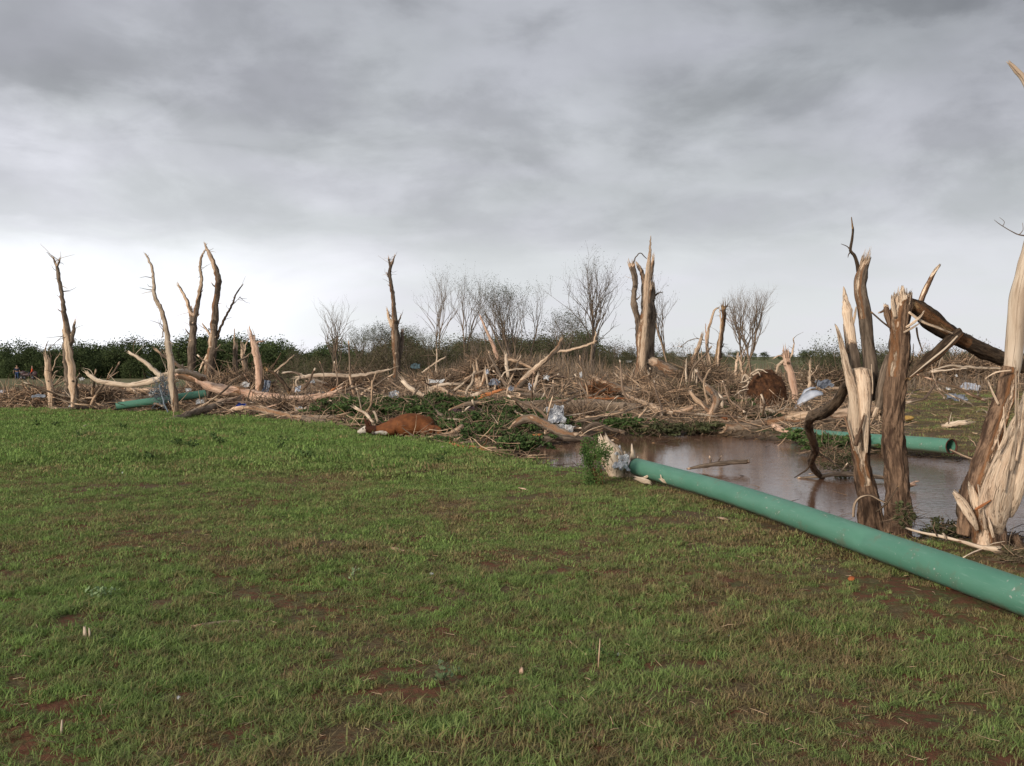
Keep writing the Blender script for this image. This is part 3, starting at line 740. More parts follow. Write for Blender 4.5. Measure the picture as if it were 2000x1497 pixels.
bare_tree(1008, 740, 62, 556, -.05, 'broad torn tree with thin green crown in the middle of the thicket', 5, 6, .42, 3, .07, 3, wide=.30)
bare_tree(1030, 740, 64, 570, .22, 'leaning bare-stemmed tree on the right edge of the broad torn tree', 1, 2, .35, 3, .06, 3)
bare_tree(958, 740, 66, 590, .1, 'thin leaning sapling left of the broad torn tree', 1, 2, .4, 3, .05, 3)
bare_tree(1095, 740, 64, 605, .05, 'low spreading tree with sparse green leaves between two tall bare trees', 4, 6, .5, 3, .05, 3, wide=.35)
bare_tree(1150, 742, 60, 518, .02, 'tall bare tree with fan of upright twigs left of the giant split trunk', 2, 1, .45, 4, .09, 3, wide=.10)
bare_tree(1140, 742, 62, 640, .1, 'short leafy sapling at the foot of the fan-shaped bare tree', 3, 7, .5, 3, .04, 2, wide=.3)
bare_tree(1308, 742, 62, 560, -.08, 'slender bare tree just right of the giant split trunk', 1, 1, .42, 4, .075, 3, peel=.5)
bare_tree(1455, 765, 46, 575, .12, 'fan-shaped bare tree with many curved twigs in front of the open field', 3, 0, .45, 4, .07, 3, peel=.5, wide=.22)
bare_tree(1205, 742, 70, 665, 0, 'small bare sapling left of the giant split trunk', 2, 2, .5, 3, .03, 2, wide=.3)
bare_tree(580, 742, 90, 672, 0, 'thin leafy sapling rising over the woodland edge', 3, 5, .5, 3, .04, 2, wide=.3)
bare_tree(745, 742, 75, 640, 0, 'loose grey-leaved tree left of the forked snapped trunk', 4, 8, .5, 3, .05, 3, wide=.3)
bare_tree(700, 742, 78, 650, 0, 'pale-leaved airy tree right of the two-stemmed bare tree', 4, 8, .5, 3, .05, 3, wide=.3)
bare_tree(800, 742, 74, 645, 0, 'loose grey-leaved tree right of the forked snapped trunk', 3, 8, .5, 3, .05, 3, wide=.3)

# ------------------------------------------------------------------ broken standing trees
PD = Vector((-.75, -.66, 0))
def standing(name, label, D, parts, mat=M_TREE, n=10, kw=None, cat='tree', base_extra=True):
    """parts: list of (part name, [(px,py,w[,dD])], opts). First point of the first part is carried down into the ground."""
    b_ = at(parts[0][1][0][0], parts[0][1][0][1], D); b_.z = gzs(b_.x, b_.y)
    root = empty(name, b_, label, cat)
    for pi, (pn, pts, op) in enumerate(parts):
        op = dict(op); mt = op.pop('mat', mat); torn = op.pop('torn', None); stubs = op.pop('stubs', 0); lab = op.pop('label', None)
        P = []; Rr = []
        pe = op.get('peel', 0)
        for q in pts:
            dd = D + (q[3] if len(q) > 3 else 0); P.append(at(q[0], q[1], dd)); Rr.append(q[2] * .5 * dd / F)
        if pi == 0 and base_extra:
            g = gzs(P[0].x, P[0].y)
            if P[0].z > g - .02:
                P.insert(0, Vector((P[0].x, P[0].y, g - .25))); Rr.insert(0, Rr[0] * 1.15)
                if isinstance(pe, (list, tuple)): op['peel'] = [pe[0]] + list(pe)
        o_ = dict(n=n, end='jag', start='cap', pdir=PD, lump=.20, step=.08, ridge=.15, rk=2.2, rs=3, wob=.035); o_.update(kw or {}); o_.update(op)
        mb = MB(); S = mb.tube(P, Rr, **o_)
        if torn:
            d = (P[-1] - P[-2]).normalized(); mb.torn(P[-1], d, Rr[-1], torn[0], torn[1])
        if o_['end'] == 'jag':
            mb.torn(P[-1], (P[-1] - P[-2]).normalized(), Rr[-1], 9, min(.5, Rr[-1] * 6), wd=Rr[-1] * .28)
        if pn in ('trunk', 'limb') and D > 20:
            for _ in range(7 if pn == 'trunk' else 3):
                i = R.randrange(2, max(3, len(S) - 1)); i = min(i, len(S) - 1); q, r_, _p = S[i]; a = R.choice([-1, 1]); l = R.uniform(.12, .5)
                dv = Vector((a * R.uniform(.4, 1), R.uniform(-.8, .4), R.uniform(-.3, 1))).normalized(); e1 = q + dv * (r_ + l * .5) + Vector((0, 0, R.gauss(0, .04)))
                mb.tube([q + dv * r_ * .6, e1, e1 + dv * l * .5 + Vector((R.gauss(0, .08), 0, R.gauss(0, .08)))], [.011, .007, .003], n=4, end='point', peel=R.choice([0, 0, 1]), step=.1)
            for _ in range(3 if pn == 'trunk' else 1):
                i = R.randrange(1, max(2, len(S) - 2)); q, r_, _p = S[i]; dv = Vector((R.uniform(-1, 1), -.7, R.uniform(-.2, .2))).normalized()
                mb.tube([q + dv * r_ * .5, q + dv * r_ * 1.12], [r_ * .42, r_ * .25], n=7, end='cap', peel=R.choice([0, 1]), step=.1)
        for _ in range(stubs):
            i = R.randrange(1, len(S) - 1); q, r_, _p = S[i]; a = R.choice([-1, 1])
            dv = Vector((a, R.uniform(-.6, .2), R.uniform(.2, 1))).normalized()
            mb.tube([q, q + dv * r_ * 1.6, q + dv * r_ * 2.4 + Vector((0, 0, r_ * .5))], [r_ * .35, r_ * .22, r_ * .1], n=5, end='jag', peel=.3, step=.05)
        o = mb.build(pn, mt, root)
        if lab: o['label'] = lab
    return root

standing('snapped_tree', 'tall thin snapped tree at far left, dark top and bare pale lower trunk', 30, [
    ('trunk', [(147, 790, 17), (143, 755, 16), (140, 725, 15), (135, 690, 14), (131, 655, 15), (126, 615, 10), (121, 575, 7.5), (114, 540, 7), (111, 518, 6)],
     dict(peel=[.3, .6, .9, .8, .5, .15, 0, 0, 0], stubs=5)),
    ('limb', [(111, 522, 5), (107, 512, 4), (104, 505, 3)], {}), ('limb', [(111, 522, 5), (115, 514, 4), (117, 507, 3)], {}),
    ('limb', [(134, 762, 12, .5), (130, 720, 11, .5), (127, 680, 9, .5), (126, 650, 8, .5)], {}),
    ('limb', [(138, 675, 9), (143, 650, 8), (146, 632, 4)], dict(torn=(3, .3)))])
standing('snapped_tree', 'short pale split stump with upright splinters left of the tall thin snapped tree', 31, [
    ('trunk', [(102, 782, 14), (99, 760, 13), (95, 730, 12.5), (92, 708, 12)], dict(peel=[.5, .8, .8, 1], torn=(9, .42))),
    ('limb', [(103, 725, 3), (109, 705, 2.4), (117, 690, 1.5)], dict(peel=.6, end='point')), ('limb', [(92, 705, 3), (88, 690, 2), (92, 668, 1)], dict(end='point')),
    ('limb', [(103, 740, 3), (108, 728, 2.4), (113, 725, 1.5)], dict(peel=.8, end='point')),
    ('twigs', [(92, 700, 2), (98, 680, 1.4), (124, 655, .6)], dict(end='point'))])
standing('snapped_tree', 'long thin bleached curving trunk, tallest bare pole left of the forked tree', 27.5, [
    ('trunk', [(344, 806, 15), (341, 780, 14), (336, 750, 13), (334, 715, 13.5), (330, 680, 12), (326, 650, 10), (320, 620, 9), (311, 598, 8.5), (303, 580, 8), (301, 562, 6.5), (299, 535, 5.5), (292, 512, 4.5), (285, 498, 3)],
     dict(peel=[.1, .3, .7, .9, .95, .8, .6, .6, .8, .7, .8, .9, 1], mat=M_BLEACH, stubs=5)),
    ('limb', [(322, 630, 4), (319, 645, 3), (316, 660, 1.5)], dict(end='point')), ('limb', [(302, 575, 3), (298, 570, 2), (293, 566, 1)], dict(end='point', peel=.8))])
standing('snapped_tree', 'Y-forked snapped tree standing behind the curved bleached pole', 42, [
    ('trunk', [(372, 745, 18), (373, 715, 17), (375, 680, 15), (377, 650, 14), (377, 618, 14)], dict(stubs=2)),
    ('limb', [(376, 630, 9), (369, 600, 7.5), (360, 578, 6), (350, 560, 4.5)], dict(peel=[0, .4, .7, .3])),
    ('limb', [(379, 630, 11), (385, 600, 9.5), (390, 570, 8), (394, 548, 6.5), (391, 525, 5.5), (393, 505, 4.5), (399, 492, 3)], dict(peel=[0, .1, .6, .7, .7, .8, .8], stubs=2)),
    ('limb', [(375, 612, 4), (375, 606, 3), (374, 600, 2)], {})])
standing('snapped_tree', 'thick tall bent trunk with a peeled pointed top, tallest on the left', 39, [
    ('trunk', [(406, 752, 22), (408, 725, 20), (413, 695, 17), (417, 660, 16), (419, 625, 14), (421, 595, 13), (425, 570, 12.5), (426, 545, 12), (420, 522, 10.5), (411, 500, 8.5), (403, 484, 5), (400, 477, 3)],
     dict(peel=[.15, .15, .1, .25, .1, .05, 0, .15, .4, .7, 1, 1], stubs=3)),
    ('limb', [(424, 662, 7), (431, 640, 5), (442, 618, 4.5), (452, 598, 4), (458, 582, 3.5), (465, 568, 3), (474, 557, 1.5)], dict(stubs=2, mat=M_DARK)),
    ('limb', [(411, 655, 5), (404, 645, 4), (396, 633, 2)], dict(peel=.5)),
    ('limb', [(409, 690, 6), (398, 705, 5), (391, 722, 3)], dict(peel=.9, label='pale torn strip hanging off the trunk')),
    ('limb', [(452, 598, 2), (462, 588, 1.2), (470, 578, .6)], dict(end='point', mat=M_DARK))])
standing('snapped_tree', 'short brown trunk snapped square with one pale spike above', 40, [
    ('trunk', [(461, 745, 11), (460, 720, 10), (460, 700, 9.5), (460, 684, 9)], {}),
    ('splinter', [(459, 700, 6), (459, 680, 5), (458, 658, 3), (458, 642, 1.2)], dict(peel=1, end='point')),
    ('limb', [(462, 708, 5), (474, 702, 4), (488, 692, 2.5)], dict(peel=.5))])
standing('snapped_tree', 'slim leaning brown stub with pale torn top between two short trunks', 41, [
    ('trunk', [(484, 750, 11), (480, 725, 10), (475, 700, 9), (474, 685, 7)], dict(peel=[0, .1, .3, .7], torn=(5, .5))),
    ('limb', [(476, 695, 4), (480, 675, 3), (484, 663, 1.5)], dict(peel=.8))])
standing('snapped_tree', 'thick pinkish peeled trunk leaning left with a spike at its top', 34, [
    ('trunk', [(508, 768, 15), (506, 735, 15), (503, 705, 14.5), (498, 680, 13), (493, 663, 11)], dict(peel=[.25, .75, 1, 1, 1], mat=M_PINK, ridge=.03)),
    ('splinter', [(493, 668, 6), (490, 652, 4), (487, 638, 1.2)], dict(peel=1, end='point', mat=M_PINK)),
    ('limb', [(500, 672, 5), (506, 668, 4), (514, 666, 2.5)], dict(peel=.8, mat=M_PINK))])
standing('snapped_tree', 'tall slender snapped tree with a small two-pronged tip in the centre left', 46, [
    ('trunk', [(776, 745, 16), (775, 715, 15), (774, 680, 16), (772, 650, 17), (771, 628, 13), (769, 600, 8.5), (767, 575, 7.5), (763, 550, 7), (761, 530, 6.5), (764, 517, 6)], dict(peel=[0, .05, .1, .1, .3, .1, .1, 0, 0, 0], stubs=4)),
    ('limb', [(764, 520, 5), (768, 510, 4), (771, 500, 2)], dict(peel=.2)), ('limb', [(763, 520, 5), (760, 512, 4), (759, 504, 2.5)], {}),
    ('limb', [(766, 640, 7), (760, 622, 6), (756, 604, 2.5)], dict(peel=.6)), ('limb', [(775, 640, 5), (779, 628, 4), (783, 617, 2)], {}),
    ('limb', [(780, 700, 9, .3), (784, 675, 8, .3), (786, 650, 6, .3)], {}), ('limb', [(761, 538, 3), (757, 536, 2.5), (756, 533, 1.5)], {})])
standing('splintered_tree', 'giant thick split trunk with a tall pale central spike, standing over the pond', 49, [
    ('trunk', [(1262, 742, 44), (1260, 715, 38), (1260, 685, 36), (1260, 655, 36), (1263, 630, 34), (1268, 605, 24), (1271, 580, 17), (1272, 562, 14)],
     dict(peel=[0, .02, .05, .05, .05, 0, .05, .2], n=20, torn=(8, .7), ridge=.16)),
    ('limb', [(1252, 690, 17), (1249, 650, 14), (1245, 622, 13), (1239, 600, 13), (1238, 575, 11), (1241, 552, 10), (1237, 530, 11), (1234, 520, 11)], dict(n=12, torn=(4, .4), stubs=1)),
    ('limb', [(1256, 660, 13, .4), (1257, 600, 10, .4), (1258, 560, 10, .4), (1254, 535, 9, .4), (1248, 522, 8, .4), (1243, 514, 3, .4)], dict(peel=[0, 0, 0, .2, .6, 1])),
    ('splinter', [(1252, 735, 11, -.9), (1255, 700, 12, -.9), (1258, 660, 11, -.9), (1261, 610, 9, -.8), (1263, 560, 12, -.7), (1266, 525, 10, -.6), (1269, 495, 6, -.5), (1271, 462, 1.2, -.5)], dict(peel=1, end='point', ridge=.03, flat=.6, lump=.16, label='tall pale spike of torn heartwood')),
    ('limb', [(1266, 560, 9), (1270, 540, 10), (1274, 520, 9), (1275, 508, 5)], dict(torn=(4, .5), peel=[.2, .1, .1, .4])),
    ('limb', [(1275, 590, 5), (1279, 579, 4), (1286, 573, 3), (1294, 571, 1.5)], dict(end='point')),
    ('twigs', [(1237, 525, 3), (1239, 508, 2.6), (1248, 496, 2.2), (1256, 498, 2), (1262, 505, 1.5)], dict(end='point', n=6, lump=.05)),
    ('root', [(1245, 735, 16), (1232, 746, 12), (1220, 752, 6)], dict(peel=.4)), ('root', [(1275, 738, 16), (1292, 745, 10), (1310, 752, 5)], dict(peel=.3))])
standing('snapped_tree', 'dark crooked trunk with pale left side in the splintered cluster', 41, [
    ('trunk', [(1396, 740, 16), (1401, 705, 13), (1406, 670, 11), (1410, 645, 9), (1414, 620, 9), (1413, 603, 8)], dict(peel=[.3, .35, .35, .25, .2, .1], torn=(4, .3), stubs=3, mat=M_DARK)),  # peel on the left colours the lit side pale against the dark right
    ('limb', [(1414, 608, 5), (1418, 601, 4), (1421, 598, 2)], dict(mat=M_DARK)), ('twigs', [(1420, 600, 1), (1421, 590, .8), (1422, 581, .5)], dict(end='point', n=4)),
    ('splinter', [(1399, 735, 6, -.4), (1403, 690, 4, -.4), (1408, 640, 3, -.4), (1406, 605, 2, -.3)], dict(peel=1, end='point'))])
standing('snapped_tree', 'thin bowed pale stem hooked over at its top in the splintered cluster', 41.5, [
    ('trunk', [(1388, 740, 9), (1384, 710, 7), (1381, 680, 6), (1383, 650, 5.5), (1389, 625, 5), (1396, 606, 4), (1402, 602, 3)], dict(peel=[.2, .5, .8, .8, .6, .8, 1], stubs=2)),
    ('splinter', [(1381, 700, 4), (1379, 665, 3), (1378, 632, 1)], dict(peel=1, end='point', mat=M_PINK)),
    ('limb', [(1376, 665, 2), (1358, 662, 1.6), (1342, 668, 1.6), (1330, 680, 1)], dict(end='point'))])
standing('snapped_tree', 'leaning brown stub with torn pale top, left of the splintered cluster', 41, [
    ('trunk', [(1346, 745, 13), (1350, 720, 12), (1356, 700, 11), (1364, 680, 9), (1370, 660, 5)], dict(peel=[0, .1, .2, .5, 1], torn=(6, .35)))])
standing('snapped_tree', 'pink and cream peeled slab of trunk standing right of the root ball', 34, [
    ('trunk', [(1553, 772, 13), (1549, 750, 15), (1543, 727, 15), (1537, 710, 15), (1535, 695, 12)], dict(peel=[.9, 1, 1, 1, 1], mat=M_PINK, flat=.5, torn=(7, .35))),
    ('limb', [(1540, 705, 5), (1547, 690, 4), (1550, 675, 3), (1550, 660, 1)], dict(peel=.6, end='point')),
    ('limb', [(1530, 705, 6), (1521, 715, 6), (1516, 728, 4)], dict(peel=.8)), ('limb', [(1534, 700, 4), (1524, 695, 3), (1512, 700, 2)], dict(peel=.4))])
standing('snapped_tree', 'thin pale broken stem below the fan-shaped bare tree', 40, [('trunk', [(1438, 768, 6), (1437, 740, 6), (1438, 712, 5.5), (1440, 700, 4)], dict(peel=.9, torn=(4, .3)))])
standing('snapped_tree', 'slim forked stub right of the thin pale broken stem', 41, [('trunk', [(1452, 765, 6), (1450, 735, 6), (1447, 712, 6), (1442, 695, 4)], dict(peel=.5)), ('limb', [(1448, 715, 4), (1455, 700, 3), (1452, 688, 2)], dict(peel=.3))])
standing('snapped_tree', 'frayed pale post in the grass right of the peeled slab', 33, [('trunk', [(1582, 775, 7), (1581, 755, 7), (1581, 735, 6), (1582, 715, 4)], dict(peel=.6, torn=(6, .3))), ('limb', [(1583, 735, 3), (1592, 725, 2), (1597, 713, 1)], dict(peel=.7, end='point'))])

# splinter spikes of the two shattered stumps in the cluster
def shatter(label, cx, cy, D, spikes, wid=7, mat=M_TREE):
    b_ = at(cx, cy, D); b_.z = gzs(b_.x, b_.y); root = empty('shattered_stump', b_, label, 'stump')
    mb = MB(); r = wid * .5 * D / F * 1.6; mb.tube([b_ - Vector((0, 0, .2)), b_ + Vector((0, 0, .12)), b_ + Vector((0, 0, .3))], [r * 1.3, r * 1.1, r], n=10, end='jag', peel=[0, .1, .5], pdir=PD, ridge=.15)
    mb.build('stump_base', mat, root)
    for (x0, y0, x1, y1, w_) in spikes:
        mb = MB(); mb.splinter(at(x0, y0, D + R.uniform(-.4, .4)), at(x1, y1, D + R.uniform(-.6, .6)), w_ * D / F, .4, .04, peel=R.choice([1, 1, .9])); mb.build('splinter', R.choice([mat, M_BLEACH, M_BLEACH]), root)
    return root
shatter('shattered stump with a bristle of pale spikes beside the dark crooked trunk', 1380, 745, 40.5,
        [(1372, 740, 1364, 688, 6), (1378, 745, 1370, 680, 6), (1383, 742, 1375, 700, 7), (1390, 745, 1380, 672, 5), (1368, 745, 1356, 710, 6), (1395, 745, 1399, 690, 5), (1362, 748, 1350, 716, 5), (1376, 748, 1384, 712, 6)], 12)
shatter('low shattered stump with thin upright spikes in front of the crooked trunk', 1356, 752, 39,
        [(1352, 755, 1355, 712, 4), (1356, 755, 1358, 705, 3), (1360, 756, 1363, 718, 4), (1345, 752, 1341, 700, 7), (1341, 752, 1338, 712, 5)], 8)
shatter('splayed pale stump spikes at the left foot of the giant trunk', 1218, 760, 45,
        [(1218, 748, 1213, 716, 6), (1222, 750, 1199, 728, 5), (1226, 755, 1240, 720, 6), (1224, 762, 1240, 718, 5), (1228, 750, 1247, 735, 5), (1216, 756, 1204, 748, 3)], 9)
shatter('fan of thick pale spikes left of the leaning log', 940, 755, 40,
        [(945, 760, 922, 712, 8), (940, 750, 930, 700, 9), (950, 765, 938, 722, 8), (935, 745, 921, 732, 7), (955, 770, 948, 715, 6), (960, 760, 950, 700, 6), (930, 742, 925, 708, 8), (965, 768, 972, 730, 5), (948, 740, 968, 705, 4)], 16)
shatter('pair of upright blond splinters in the middle debris', 838, 768, 33,
        [(838, 770, 831, 738, 5), (842, 772, 836, 733, 6), (832, 772, 829, 745, 4), (845, 772, 842, 745, 4)], 6)

# ------------------------------------------------------------------ logs and branches lying in the debris
def log(label, pts, D=None, name='fallen_branch', cat='branch', mat=M_GREY, n=9, extra=None, **op):
    P = []; Rr = []
    for q in pts:
        if len(q) > 3 and q[3]: dd = q[3]
        elif D: dd = D
        else: dd = hitD(q[0], q[1] + q[2] * .5)
        p = at(q[0], q[1], dd); r_ = q[2] * .5 * dd / F
        if D is None and len(q) == 3: p.z = max(p.z, gzs(p.x, p.y) + r_ * .7)
        P.append(p); Rr.append(r_)
    o_ = dict(n=n, end='jag', start='jag', pdir=PD + Vector((0, 0, .6)), lump=.20, step=.09, ridge=.13, rk=2, rs=3, wob=.03 if P[0].y > 16 else 0); o_.update(op)
    mb = MB(); S = mb.tube(P, Rr, **o_)
    if P[0].y > 16 and Rr[len(Rr) // 2] > .03:
        for e_, f_ in ((-1, -2), (0, 1)):
            mb.torn(P[e_], (P[e_] - P[f_]).normalized(), Rr[e_], 7, min(.4, Rr[e_] * 5), wd=Rr[e_] * .3)
        for _ in range(max(3, int(len(S) * .15))):
            q, r_, _p = S[R.randrange(1, len(S) - 1)]; l = R.uniform(.15, .6); dv = Vector((R.uniform(-1, 1), R.uniform(-.8, .2), R.uniform(-.1, 1))).normalized(); e1 = q + dv * (r_ + l * .5)
            mb.tube([q + dv * r_ * .6, e1, e1 + dv * l * .5 + Vector((R.gauss(0, .1), 0, R.gauss(0, .08)))], [.012, .008, .003], n=4, end='point', peel=R.choice([0, 0, 1]), step=.1)
    if not extra:
        return tag(mb.build(name, mat, origin=P[0]), label, cat)
    root = empty(name, P[0], label, cat); mb.build('main_limb', mat, root)
    for ex in extra:
        pts2, kw = ex if isinstance(ex, tuple) else (ex, {})
        kw = dict(kw); Dm = kw.pop('D', None); mt = kw.pop('mat', mat); nm = kw.pop('part', 'side_limb')
        P2 = []; R2 = []
        for q in pts2:
            dd = q[3] if len(q) > 3 else (Dm or D or hitD(pts[0][0], pts[0][1] + pts[0][2] * .5)); P2.append(at(q[0], q[1], dd)); R2.append(q[2] * .5 * dd / F)
        oo = dict(o_); oo.update(dict(start='cap', end='jag', peel=0)); oo.update(kw)
        mb = MB(); mb.tube(P2, R2, **oo); mb.build(nm, mt, root)
    return root

# left group
log('big pale pink forked trunk lying across the left debris', [(345, 733, 13, 31), (385, 742, 16, 31), (410, 755, 19, 30.5), (445, 763, 20, 30), (475, 768, 23, 29.5), (510, 777, 24, 29), (545, 783, 24, 28.5), (575, 783, 20, 28.2), (610, 778, 15, 28), (650, 771, 10, 27.8)],
    name='fallen_log', cat='log', mat=M_PINK, peel=[.4, .3, .95, .55, .1, .9, 1, 1, .6, .5], n=14, extra=[
    ([(560, 785, 16, 28.3), (580, 793, 15, 28), (600, 803, 12, 27.6)], dict(peel=1, mat=M_PINK, part='broken_branch')),
    ([(410, 757, 14, 30.6), (404, 768, 14, 30.5), (402, 790, 12, 30.5)], dict(peel=0, mat=M_TREE)),
    ([(640, 772, 6, 27.8), (655, 765, 5, 27.8), (668, 757, 3, 27.8)], dict(peel=.5))])
log('long pale arching root branch above the leftmost debris', [(171, 730, 6, 30), (182, 739, 8, 30), (196, 746, 9, 30), (225, 751, 10, 30), (255, 752, 10, 30), (290, 746, 12, 30), (325, 738, 13, 30)], mat=M_BLEACH, peel=[.9, .9, 1, .9, 1, .8, .7])
log('pale curved branch rising to the left of the bleached pole', [(318, 737, 9, 29), (300, 724, 9, 29), (285, 710, 8, 29), (268, 698, 7, 29), (253, 690, 5, 29)], mat=M_BLEACH, peel=[.4, .9, .7, .9, 1])
log('thin brown limb slanting behind the bleached pole', [(365, 725, 9, 33), (345, 712, 8, 33), (325, 700, 7, 33), (306, 684, 5, 33)], peel=[.1, .4, .2, .6])
log('pale horizontal limb hooked behind the bleached pole', [(325, 731, 7, 28.2), (345, 726, 9, 28.2), (370, 728, 10, 29), (395, 738, 14, 30)], mat=M_BLEACH, peel=[.8, .9, 1, .7])
log('long brown log slanting down onto the grass edge at left', [(325, 824, 14, 24.4), (345, 819, 13, 25), (380, 806, 14, 26), (410, 797, 14, 27), (440, 785, 14, 28), (470, 780, 12, 28.6)], mat=M_GREY, peel=[.5, .1, 0, .4, .7, .3], n=12,
    extra=[([(350, 820, 6, 25), (370, 822, 5, 24.8), (385, 822, 3, 24.8)], {})])
log('dark grey log behind the pipe piece at far left', [(150, 758, 15, 33), (185, 759, 15, 33), (220, 760, 14, 33), (260, 764, 14, 33), (330, 765, 12, 33)], peel=[.1, 0, 0, .6, .3], n=12)
log('thin log lying along the grass edge at far left', [(110, 799, 7), (145, 799, 8), (180, 797, 8), (205, 795, 6)], mat=M_TREE)
log('dark log half buried above the far left grass edge', [(195, 793, 10, 31), (235, 785, 10, 31), (275, 779, 9, 31)], mat=M_TREE)
log('two-tone limb lying on the grass edge, pale tip pointing left', [(449, 804, 8, 26.6), (470, 797, 9, 26.4), (500, 799, 12, 26), (540, 808, 13, 25.4), (580, 817, 12, 24.8), (620, 816, 11, 24.6), (660, 814, 9, 24.6)], peel=[1, .5, .1, .05, .1, 0, .1], n=12)
log('short round log beside the meadow edge below the puddle', [(590, 818, 12, 24), (620, 824, 13, 23.5), (652, 829, 12, 23)], peel=0, n=12)
log('thin crooked stick on the grass below the slanting log', [(405, 825, 4), (430, 819, 4), (450, 815, 4), (465, 818, 3)], mat=M_TREE)
log('dark log under the slanting log at the turf edge', [(375, 807, 8), (420, 808, 9), (460, 806, 8)], mat=M_TREE)
log('dark bent branch rising left of the long pale pole', [(565, 765, 9, 34), (550, 745, 8, 34), (535, 730, 7, 34), (522, 722, 5, 34)], mat=M_DARK, extra=[([(535, 728, 5, 34), (555, 712, 4, 34), (574, 694, 2, 34)], dict(peel=.6, mat=M_TREE)), ([(530, 722, 4, 34), (540, 706, 3, 34), (548, 692, 1.5, 34)], {})])
log('long smooth pale pole lying level behind the puddle', [(583, 738, 7, 40), (620, 734, 8, 40), (660, 734, 8, 40), (700, 734, 8, 40), (735, 728, 6, 40), (762, 722, 3, 40)], mat=M_BLEACH, peel=.95)
log('small hooked pale stick at the left end of the pale pole', [(585, 738, 5, 38), (578, 748, 5, 38), (583, 758, 4, 38)], mat=M_BLEACH, peel=.9)
log('thin upright stick with snapped top above the puddle', [(719, 806, 4, 23.5), (726, 785, 4, 23.5), (727, 760, 4.5, 23.5), (726, 745, 4, 23.5)], mat=M_LITTER, peel=[.1, .3, .5, .9], extra=[([(726, 748, 3, 23.5), (731, 736, 2, 23.5), (734, 728, 1, 23.5)], dict(peel=.8))])
log('thin green-grey upright stick left of the snapped stick', [(698, 788, 3, 26), (699, 768, 3, 26), (695, 750, 2, 26)], mat=M_LITTER)
log('orange broken twig bundle beside the puddle', [(640, 770, 4, 29), (650, 762, 5, 29), (657, 757, 3, 29)], mat=M_ORANGE, peel=.9)
log('pale slanting pole leaning against the thicket behind the calf', [(852, 742, 3.5, 44), (852, 720, 3, 44), (853, 684, 2.5, 44)], mat=M_BLEACH, peel=.9, extra=[([(824, 728, 3, 44), (846, 712, 3, 44), (870, 697, 2.5, 44)], dict(peel=.9))])
log('thick white-ended broken limb lying above the calf', [(790, 748, 9, 31), (798, 757, 10, 31), (812, 766, 9, 31), (830, 775, 8, 31)], mat=M_BLEACH, peel=[1, 1, .8, .5])
log('brown stick crossing upright above the calf', [(795, 788, 5, 26), (806, 774, 5, 26), (820, 755, 4, 26)], mat=M_TREE)
log('whitish crooked limb behind the calf\'s head', [(696, 798, 6, 22), (708, 805, 7, 22), (718, 812, 7, 22), (727, 826, 7, 21.8)], mat=M_BLEACH, peel=.5, extra=[([(737, 826, 5, 21.8), (736, 815, 5, 21.8), (732, 805, 4, 21.8)], dict(peel=.6))])
log('thin long branch lying on the turf in front of the calf', [(700, 850, 4), (740, 849, 6), (780, 851, 6), (830, 856, 6), (870, 858, 5)], mat=M_TREE, peel=.1, extra=[([(860, 858, 4, 19), (885, 852, 4, 19), (905, 846, 3, 19)], {})])
log('thin green twig arching over the calf\'s flank', [(778, 830, 2.6, 20), (790, 824, 3, 20), (806, 815, 2.6, 20), (824, 806, 2, 20)], mat=M_LITTER, peel=.3)
log('grey thick branch right of the orange stick', [(905, 868, 9), (925, 866, 10), (942, 862, 9), (952, 858, 7)], mat=M_GREY)
log('bright orange peeled stick on the meadow edge', [(874, 866, 5), (890, 871, 7), (920, 875, 8), (950, 878, 7), (972, 881, 5)], mat=M_ORANGE, peel=1)
log('short pale stick beside the orange peeled stick', [(853, 878, 4), (865, 875, 5), (882, 873, 4)], mat=M_BLEACH, peel=.9)
log('thin brown branch with orange tip over the green leaves', [(995, 868, 5, 17.5), (1015, 862, 5, 17.5), (1035, 854, 6, 17.5), (1056, 848, 5, 17.5)], mat=M_ORANGE, peel=[0, .2, .8, 1])
log('arched brown log humped beside the pond', [(998, 838, 9, 19), (1008, 826, 14, 19), (1022, 820, 17, 19), (1040, 819, 18, 19), (1060, 826, 18, 18.6), (1080, 838, 17, 18), (1105, 849, 15, 17.6), (1125, 852, 11, 17.5)], n=14, mat=M_GREY, peel=.02)
log('long dark log along the left pond shore', [(1030, 856, 10, 17.3), (1070, 858, 12, 17.2), (1110, 858, 13, 17.2), (1160, 858, 9, 17.4)], mat=M_TREE, n=12)
log('long level grey trunk, upper of the stacked trunks in the centre', [(985, 787, 9, 27), (1010, 789, 12, 27), (1060, 791, 17, 27), (1110, 790, 19, 27), (1160, 792, 20, 27), (1205, 794, 20, 27), (1245, 797, 16, 27)], name='fallen_log', cat='log', n=14, peel=[.8, .4, 0, .02, 0, 0, .1])
log('long grey trunk lying below the level trunk in the centre', [(1000, 797, 10, 25), (1040, 802, 14, 25), (1090, 806, 16, 25), (1140, 812, 17, 24.5), (1190, 812, 17, 24.5), (1225, 808, 12, 24.5)], name='fallen_log', cat='log', n=14, peel=.02)
log('short thick brown log behind the level trunk', [(1015, 771, 8, 31), (1050, 772, 10, 31), (1078, 774, 7, 31)], name='fallen_log', cat='log', mat=M_TREE)
log('smooth brown branch with sawn tip pointing right above the pond', [(1105, 829, 8, 22), (1140, 823, 9, 22), (1175, 815, 9, 22.3), (1210, 805, 8, 22.6), (1216, 802, 7, 22.6)], peel=[.1, .1, .05, .1, .8], mat=M_GREY)
log('wavy brown branch at the pond shore under the sawn branch', [(1135, 846, 8, 20.5), (1148, 836, 9, 20.5), (1165, 828, 9, 20.5), (1185, 836, 8, 20.5), (1210, 843, 6, 20.5)], mat=M_TREE)
